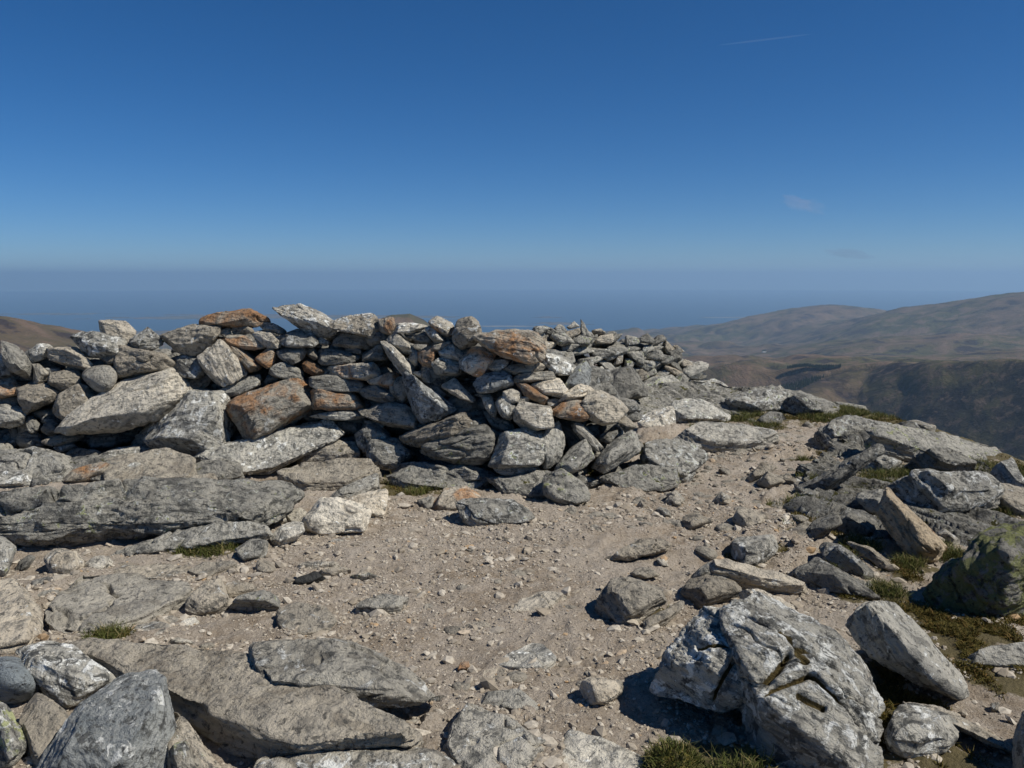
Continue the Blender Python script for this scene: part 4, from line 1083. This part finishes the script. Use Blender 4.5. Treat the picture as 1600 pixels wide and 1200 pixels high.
rock('6: 830 640 850 615 930 605 965 630 900 645', 'rock', 'flat pale stone flush with the gravel', 'rock', 'T', 8, 0, .02, .05)
rock('6: 1030 590 1080 520 1180 480 1260 490 1240 545 1120 590', 'rock_ledge', 'rippled bedrock patch in the path left of the angular rock', 'ledge', 'GT', 10, 0, .03, .1)
rock('6: 820 800 835 770 865 765 870 790 840 805', 'rock', 'little orange stone in the gravel', 'rock', 'R', 35, 0, .02, .03)
rock('6: 580 1045 600 1010 660 1000 670 1025 620 1050', 'rock', 'small whitish stone at the right end of the big flat slab', 'rock', 'P', 30, 0, .02, .05)
# -- flagstones and boulders bottom left
rock('5: 215 655 203 570 268 450 350 412 600 425 785 460 762 510 640 572 540 625 400 665 330 682', 'flat_stone', 'broad flat grey flagstone on the left of the path', 'slab', 'SS', 4, 0, .05, .12, n=60, ncut=2, cutr=(.88, .98))
rock('5: -60 450 80 432 130 470 167 560 155 612 120 685 50 745 -60 765', 'flat_stone', 'flat brownish flagstone cut off by the left edge', 'slab', 'TS', 8, -4, .07, .16, n=40, ncut=3)
rock('5: 508 692 560 630 640 605 702 622 706 662 660 692 560 703', 'flat_stone', 'small pale flat stone in front of the broad flagstone', 'slab', 'PS', 8, 0, .035, .07)
rock('5: 758 572 770 520 850 440 900 430 912 480 942 522 900 568 820 578', 'rock', 'tan flat topped stone right of the broad flagstone', 'rock', 'PT', 18, 0, .06, .1)
rock('5: 905 480 960 440 1040 450 1060 475 990 490 940 520', 'rock', 'flat tan stone behind the hollow rock', 'rock', 'T', 14, 0, .04, .08)
rock('5: 655 600 700 580 735 592 720 622 680 618', 'rock', 'little pale flat stone beside the flagstone front edge', 'rock', 'PS', 8, 0, .02, .05)
rock('5: 735 602 790 585 807 602 770 642 737 622', 'rock', 'little three sided flat stone next to the tan stone', 'rock', 'PS', 8, 0, .02, .05)
rock('5: 690 690 730 670 790 690 770 710 710 710', 'rock', 'little chip of stone right of the small pale flat stone', 'rock', 'P', 12, 0, .02, .05)
rock('5: 935 545 990 490 1060 475 1135 510 1142 545 1070 557 1000 562', 'rock', 'grey rock with a dark hollow front in the gravel', 'rock', 'GL', 26, 0, .07, .08, z=.03, cuts=[((0, -1, -.6), .4)])
rock('5: 328 382 380 340 440 335 457 360 430 395 370 412', 'rock', 'small pale rounded stone behind the broad flagstone', 'rock', 'P', 30, 0, .05, .08)
rock('5: 188 340 220 310 290 310 337 360 320 412 230 432 200 390', 'rock', 'grey tan block behind the broad flagstone', 'rock', 'TG', 32, 0, .06, .12)
rock('5: 130 440 200 425 240 480 210 520 150 510', 'rock', 'sunken grey stone between the two flagstones', 'rock', 'G', 10, 0, .02, .08)
rock('5: -40 260 30 262 62 310 50 360 20 418 -40 430', 'rock', 'lichened rock at the left edge under the layered ledge', 'rock', 'GL', 48, 0, .07, .12)
rock('5: 75 360 120 330 142 345 100 400 60 405', 'rock', 'dark little stone in the shade under the layered ledge', 'rock', 'D', 40, 0, .04, .06)
rock('5: 770 392 830 360 940 358 972 365 880 402 820 442 780 425', 'flat_stone', 'flat slab at the back right of the broad flagstone', 'slab', 'GT', 8, 0, .03, .1)
rock('5: 400 408 520 370 700 365 770 385 760 440 600 422 480 412', 'flat_stone', 'worn brownish slab just behind the broad flagstone', 'slab', 'TS', 6, 0, .02, .1)
rock('5: 960 310 1020 270 1092 270 1062 350 1000 367', 'rock', 'dark flat rock in front of the small white lichened one', 'rock', 'G', 24, 0, .04, .08)
rock('5: 1040 390 1060 350 1110 360 1125 400 1070 405', 'rock', 'small tan rock at the upper edge of the gravel', 'rock', 'T', 36, 0, .03, .05)
rock('6: 165 400 230 360 340 365 345 385 250 402', 'rock', 'pale flat stone behind the black slate chip', 'rock', 'P', 12, 0, .025, .06)
sl = rock('6: 148 458 180 425 240 400 282 425 250 442 180 462', 'rock', 'black slate chip lying on the gravel', 'slate', 'D', 22, 0, .03, .04, ncut=3)
sl['tone'] = .22; sl['lichen'] = .05; sl['cool'] = .6
rock('6: 250 405 340 380 387 395 320 432 280 424', 'rock', 'flat tan stone touching the black slate chip', 'rock', 'T', 18, 0, .03, .06)
rock('6: 385 420 440 400 502 420 490 437 420 437', 'rock', 'flat greenish stone right of the slate and tan stones', 'rock', 'TL', 20, 0, .03, .05)
rock('6: 290 285 330 265 365 280 355 298 300 298', 'rock', 'small flat grey stone in the gravel below the pale block', 'rock', 'G', 20, 0, .02, .04)
bs_ = rock('0: 105 1008 160 1003 270 1008 390 1025 412 1070 520 1090 600 1118 642 1135 632 1165 560 1168 440 1186 390 1162 320 1112 265 1088 225 1062 170 1036', 'flat_stone', 'huge smooth flat slab carrying the dark topped slab', 'slab', 'TS', 9, -5, .05, .13, z=.09, base=(440, 1186), n=80, ncut=2, cutr=(.9, .98), bed='n')
bs_['lichen'] = .18
rock('6: -12 830 -12 760 0 700 250 680 400 690 530 740 640 790 700 840 740 880 710 920 620 947 480 925 320 875 130 862', 'flat_stone', 'thick dark topped slab with pale streaked edge resting on the huge slab', 'slab', 'GS', 34, 4, .11, .09, z=.16, base=(600, 1102), n=70, bed=(.10, -.42, .9), ncut=1, cuts=[((-.05, -.12, 1), .62), ((.05, -1, .15), .8), ((.1, -.6, -1), .6)])
rock('6: 30 1195 200 1150 500 1150 560 1120 700 1130 800 1190 830 1260 0 1260', 'flat_stone', 'rough pale slab along the bottom edge in front of the huge slab', 'slab', 'WP', 14, 0, .05, .12, z=.02, base=(560, 1225), n=60)
bb = rock('5: 150 1230 262 1050 320 940 480 840 560 818 632 825 652 900 642 960 692 1060 715 1260 400 1300', 'boulder', 'big blue grey boulder at the bottom left', 'boulder', 'BG', 42, -4, .20, .25, base=(160, 1235), n=80, cuts=[((.95, -.3, .1), .72), ((-.1, -.35, 1), .72), ((-.2, -1, .3), .8)], ncut=3, rough=.8)
bb['lichen'] = .6
tl = rock('5: -60 765 60 750 130 775 166 830 152 890 90 930 0 938 -70 905', 'boulder', 'smooth rounded teal grey boulder at the left edge', 'boulder', 'B', 48, 0, .16, .16, n=44, p=4.5, rough=.15, ncut=0)
tl['lichen'] = .05; tl['cool'] = 1.5; tl['tone'] = 1.6
rock('5: 75 750 150 705 240 695 340 730 430 780 495 832 440 862 380 892 310 935 270 955 220 912 180 870 160 790', 'boulder', 'white flecked grey boulder behind the blue grey one', 'boulder', 'WG', 36, 2, .12, .16, n=60, cuts=[((.2, -.3, 1), .8), ((-.2, -1, .2), .75)], ncut=4)
rock('5: 82 972 150 900 210 910 268 960 262 1030 210 1112 150 1195 120 1205 108 1070', 'rock', 'smooth dark brown rock between the teal and blue grey boulders', 'rock', 'TSD', 26, -6, .06, .12, n=40)
ye = rock('5: -60 930 20 940 80 1010 107 1060 90 1132 30 1195 -60 1210', 'boulder', 'grey rock with a bright yellow lichen patch in the bottom left corner', 'boulder', 'WG', 44, 0, .12, .14, n=40)
ye['green'] = .8
rock('5: 688 1015 740 1000 787 1050 812 1110 885 1180 900 1250 710 1250', 'rock', 'mossy brown rock in the shadow under the huge slab', 'rock', 'TGL', 40, 0, .06, .12, n=36)
rock('5: 690 1100 760 1080 840 1160 860 1260 690 1260', 'rock', 'pale green rock wedged beside the blue grey boulder', 'rock', 'LP', 40, 10, .06, .1, n=30)

# ------------------------------------------------------------------ gravel
ico_v = []
g_ = (1 + 5 ** .5) / 2
for a in (-1, 1):
    for b in (-g_, g_):
        ico_v += [(0, a, b), (a, b, 0), (b, 0, a)]
ico_v = np.array(ico_v); ico_v /= np.linalg.norm(ico_v[0])
ico_f = []
for i in range(12):
    for j in range(i + 1, 12):
        for k in range(j + 1, 12):
            dd = [np.linalg.norm(ico_v[a] - ico_v[b]) for a, b in ((i, j), (j, k), (i, k))]
            if max(dd) < 1.2:
                nv = np.cross(ico_v[j] - ico_v[i], ico_v[k] - ico_v[i])
                ico_f.append((i, j, k) if nv @ ico_v[i] > 0 else (i, k, j))
ico_f = np.array(ico_f)
PATHPOLY = [(-0.9, 1.9), (1.2, 1.9), (1.7, 3.2), (2.2, 4.4), (3.0, 6.0), (3.8, 8.0), (3.8, 9.4), (2.2, 9.0), (1.6, 7.6), (1.0, 6.2), (-.8, 5.7), (-1.4, 5.2), (-3.2, 4.4), (-3.2, 3.6), (-1.6, 3.2)]
r = np.random.default_rng(99)
X = r.uniform(-3.4, 4.6, 150000); Y = r.uniform(1.9, 10.5, 150000)
dens = sstep(-.35, .35, fbm(P3(X * 1.3, Y * 1.3), 3, 123)) * .8 + .12
ok = inside(X, Y, PATHPOLY) | (r.uniform(size=len(X)) < .06) & (X < np.interp(Y, XB_Y, XB_X) - .4)
ok &= r.uniform(size=len(X)) < dens
for cx, cy, rad in turf_xy: ok &= (np.hypot(X - cx, Y - cy) > rad * .8)
X, Y = X[ok], Y[ok]
# grit gathered along the feet of the rocks
gx_, gy_ = [], []
for pl in PERIM:
    H = hull2(pl); my = np.mean([q_[1] for q_ in H])
    for i in range(len(H)):
        (xa, ya), (xb, yb) = H[i], H[(i + 1) % len(H)]
        if (ya + yb) / 2 < my or max(ya, yb) > 1215 or max(ya, yb) < 640: continue
        for _ in range(int(math.hypot(xb - xa, yb - ya) / 2.2)):
            t = r.uniform()
            p_ = hit(xa + t * (xb - xa), ya + t * (yb - ya) + abs(r.normal(0, 6)), np.zeros(3), np.array([0, 0, 1.0]))
            gx_.append(p_[0] + r.normal(0, .02)); gy_.append(p_[1] + r.normal(0, .02))
X = np.concatenate([X, gx_]); Y = np.concatenate([Y, gy_])
s = np.clip(.0048 * np.exp(r.exponential(.40, len(X))), .004, .036)
Z = ground_z(X, Y)
k = len(X)
jit = r.uniform(.7, 1.25, (k, 12, 1))
sc = np.stack([s * r.uniform(.8, 1.5, k), s * r.uniform(.6, 1.1, k), s * r.uniform(.35, .75, k)], 1)
an = r.uniform(0, 6.28, k); tl_ = r.normal(0, .25, k)
pv = ico_v[None] * jit * sc[:, None]
ca, sa_ = np.cos(an)[:, None], np.sin(an)[:, None]
x1 = pv[..., 0] * ca - pv[..., 1] * sa_; y1 = pv[..., 0] * sa_ + pv[..., 1] * ca
z1 = pv[..., 2] + x1 * tl_[:, None]
gv = np.stack([x1 + X[:, None], y1 + Y[:, None], z1 + (Z + sc[:, 2] * .12)[:, None]], -1).reshape(-1, 3)
gfc = (ico_f[None] + (np.arange(k) * 12)[:, None, None]).reshape(-1, 3)
tag(link('gravel', mesh_from('gravel', gv, gfc, False), M_GRAVEL), 'pale angular gravel strewn over the trodden path', 'gravel', kind='stuff')
print('gravel', k)

# broken bits of bedrock and embedded stones, too small to tell apart
r = np.random.default_rng(15)
X = r.uniform(-3.2, 4.2, 9000); Y = r.uniform(2.0, 10.0, 9000)
w_ = .02 + .5 * sstep(0, 1.6, X) * sstep(4.2, 5.4, Y) + .12 * sstep(-.2, .3, fbm(P3(X, Y), 2, 5))
ok = inside(X, Y, PATHPOLY) & (r.uniform(size=len(X)) < w_)
X, Y = X[ok][:430], Y[ok][:430]
sz = np.clip(.022 * np.exp(r.exponential(.5, len(X))), .018, .085)
ob = rubble('rock_fragments', np.stack([X, Y, ground_z(X, Y) - sz * .18], 1), sz, None, 16, 6, .55)
ob['tone'] = 1.25; ob['brown'] = .35; ob['lichen'] = .2
tag(ob, 'small broken rock fragments half sunk in the path', 'rubble')
# ------------------------------------------------------------------ grass and moss
def blades(name, P, up, mat, hgt, wid, seed, lean=.6):
    r = np.random.default_rng(seed); k = len(P)
    a = r.uniform(0, 6.28, k); h = hgt * r.uniform(.4, 1.2, k); w = wid * r.uniform(.6, 1.3, k)
    side = np.stack([np.cos(a), np.sin(a), np.zeros(k)], 1)
    le = np.stack([r.normal(0, lean, k), r.normal(0, lean, k), np.ones(k)], 1) + up
    le /= np.linalg.norm(le, axis=1)[:, None]
    bend = np.stack([r.normal(0, .5, k), r.normal(0, .5, k), -np.abs(r.normal(0, .35, k))], 1)
    b0, b1 = P - side * w[:, None], P + side * w[:, None]
    mid = P + le * (h * .55)[:, None]
    tip = P + (le + bend * .7) * h[:, None]
    V = np.stack([b0, b1, mid + side * (w * .7)[:, None], mid - side * (w * .7)[:, None], tip], 1).reshape(-1, 3)
    o = (np.arange(k) * 5)[:, None]
    T = np.concatenate([o + np.array([[0, 1, 2]]), o + np.array([[0, 2, 3]]), o + np.array([[3, 2, 4]])])
    return link(name, mesh_from(name, V, T, True), mat)
r = np.random.default_rng(55)
gp, mp = [], []
for i, (cx, cy, rad) in enumerate(turf_xy):
    n_ = int(rad * rad * 30000 * (2.6 if TURF[i][1] > 850 else 1))
    a = r.uniform(0, 6.28, n_); d = rad * np.sqrt(r.uniform(0, 1, n_)) * r.uniform(.5, 1.15, n_)
    x, y = cx + d * np.cos(a), cy + d * np.sin(a)
    keep = fbm(P3(x * 7, y * 7), 3, 8) > -.12
    x, y = x[keep], y[keep]
    pp = P3(x, y, ground_z(x, y) - .004)
    (mp if i % 3 == 2 or (TURF[i][0] > 1320 and TURF[i][1] > 950) else gp).append(pp)
gp = np.concatenate(gp); mp = np.concatenate(mp)
print('blades', len(gp), len(mp))
tag(blades('grass', gp, np.zeros(3), M_GRASS, .078, .0020, 1), 'short olive grass growing between the rocks', 'grass', kind='stuff')
tag(blades('moss', mp, np.zeros(3), M_MOSS, .034, .0026, 2, .9), 'golden brown moss and dead grass among the right hand rocks', 'moss', kind='stuff')
# the tussock in the boulder's shadow
tc_ = ground_at(1052, 1205)
k = 2600
d = r.normal(size=(k, 3)); d[:, 2] = np.abs(d[:, 2]); d /= np.linalg.norm(d, axis=1)[:, None]
tp = tc_ + d * np.array([.095, .085, .085]) * r.uniform(.55, 1, (k, 1))
tu = thing_empty('grass_tussock', tuple(tc_))
tag(tu, 'round green grass tussock in the shadow of the cracked boulder', 'grass tussock')
ob = blades('leaf_blades', tp - tc_, d * 1.1, M_GRASS, .038, .0018, 3, .5); ob.parent = tu; ob['kind'] = 'stuff'
S, Fc = cube_sphere(8)
ob = link('root_mound', mesh_from('root_mound', S * np.array([.085, .075, .075]), Fc), M_MOSS); ob.parent = tu

# ------------------------------------------------------------------ haze
hb = np.array([(sx * 70000, sy, z) for z in (SEA_Z - 34, 420.0) for sx, sy in ((-1, -40000), (1, -40000), (1, 70000), (-1, 70000))], float)
hf = np.array([(3, 2, 1, 0), (4, 5, 6, 7), (0, 1, 5, 4), (1, 2, 6, 5), (2, 3, 7, 6), (3, 0, 4, 7)])
hm = bpy.data.materials.new('haze_air'); hm.use_nodes = True
hn = hm.node_tree
hn.nodes.remove(hn.nodes['Principled BSDF'])
pv_ = hn.nodes.new('ShaderNodeVolumePrincipled')
pv_.inputs['Color'].default_value = (.44, .665, .89, 1)
pv_.inputs['Density'].default_value = 4.9e-5
pv_.inputs['Anisotropy'].default_value = 0.2
hn.links.new(pv_.outputs[0], hn.nodes['Material Output'].inputs['Volume'])
tag(link('haze', mesh_from('haze', hb, hf, False), hm), kind='stuff')

# ------------------------------------------------------------------ clouds and a contrail, far beyond the haze
def air_mat(name, col, dens):
    m = bpy.data.materials.new(name); m.use_nodes = True
    t = m.node_tree; t.nodes.remove(t.nodes['Principled BSDF'])
    v = t.nodes.new('ShaderNodeVolumePrincipled')
    v.inputs['Color'].default_value = col; v.inputs['Density'].default_value = dens
    t.links.new(v.outputs[0], t.nodes['Material Output'].inputs['Volume'])
    return m
def wisp(name, label, cat, px, py, dist, length, height, mat, slope, seed):
    r = np.random.default_rng(seed)
    c = at_dist(px, py, dist)
    S, Fc = cube_sphere(20)
    q_ = S * np.array([length / 2, height * 1.2, height / 2])
    nn = fbm(S * 2.2 + seed, 4, seed)
    q_ = q_ * (1 + .75 * nn)[:, None]
    q_[:, 2] += q_[:, 0] * slope
    o = link(name, mesh_from(name, q_, Fc), mat)
    o.location = c
    tag(o, label, cat)
DM = air_mat('dim_cloud', (.34, .36, .47, 1), 6.0e-4)
CM = air_mat('thin_cloud', (.70, .66, .74, 1), 3.6e-4)
wisp('cloud', 'small pinkish wisp of cloud above the right hand hills', 'cloud', 1252, 319, 24000, 1050, 330, CM, -.28, 3)
wisp('cloud', 'faint flat wisp of cloud just above the haze on the right', 'cloud', 1328, 397, 24000, 1150, 260, DM, -.12, 8)
a, b = at_dist(1120, 71, 30000), at_dist(1270, 53, 29000)
S, Fc = cube_sphere(16)
L = np.linalg.norm(b - a); ux = (b - a) / L; uy = np.cross([0, 0, 1], ux); uy /= np.linalg.norm(uy); uz = np.cross(ux, uy)
q_ = S[:, :1] * ux * L * .5 + S[:, 1:2] * uy * 34 + S[:, 2:] * uz * 34
o = link('contrail', mesh_from('contrail', q_ * 1.0, Fc), air_mat('contrail_ice', (.95, .95, .95, 1), 1.0e-3))
o.location = (a + b) / 2
tag(o, 'thin white contrail slanting across the upper right sky', 'contrail')
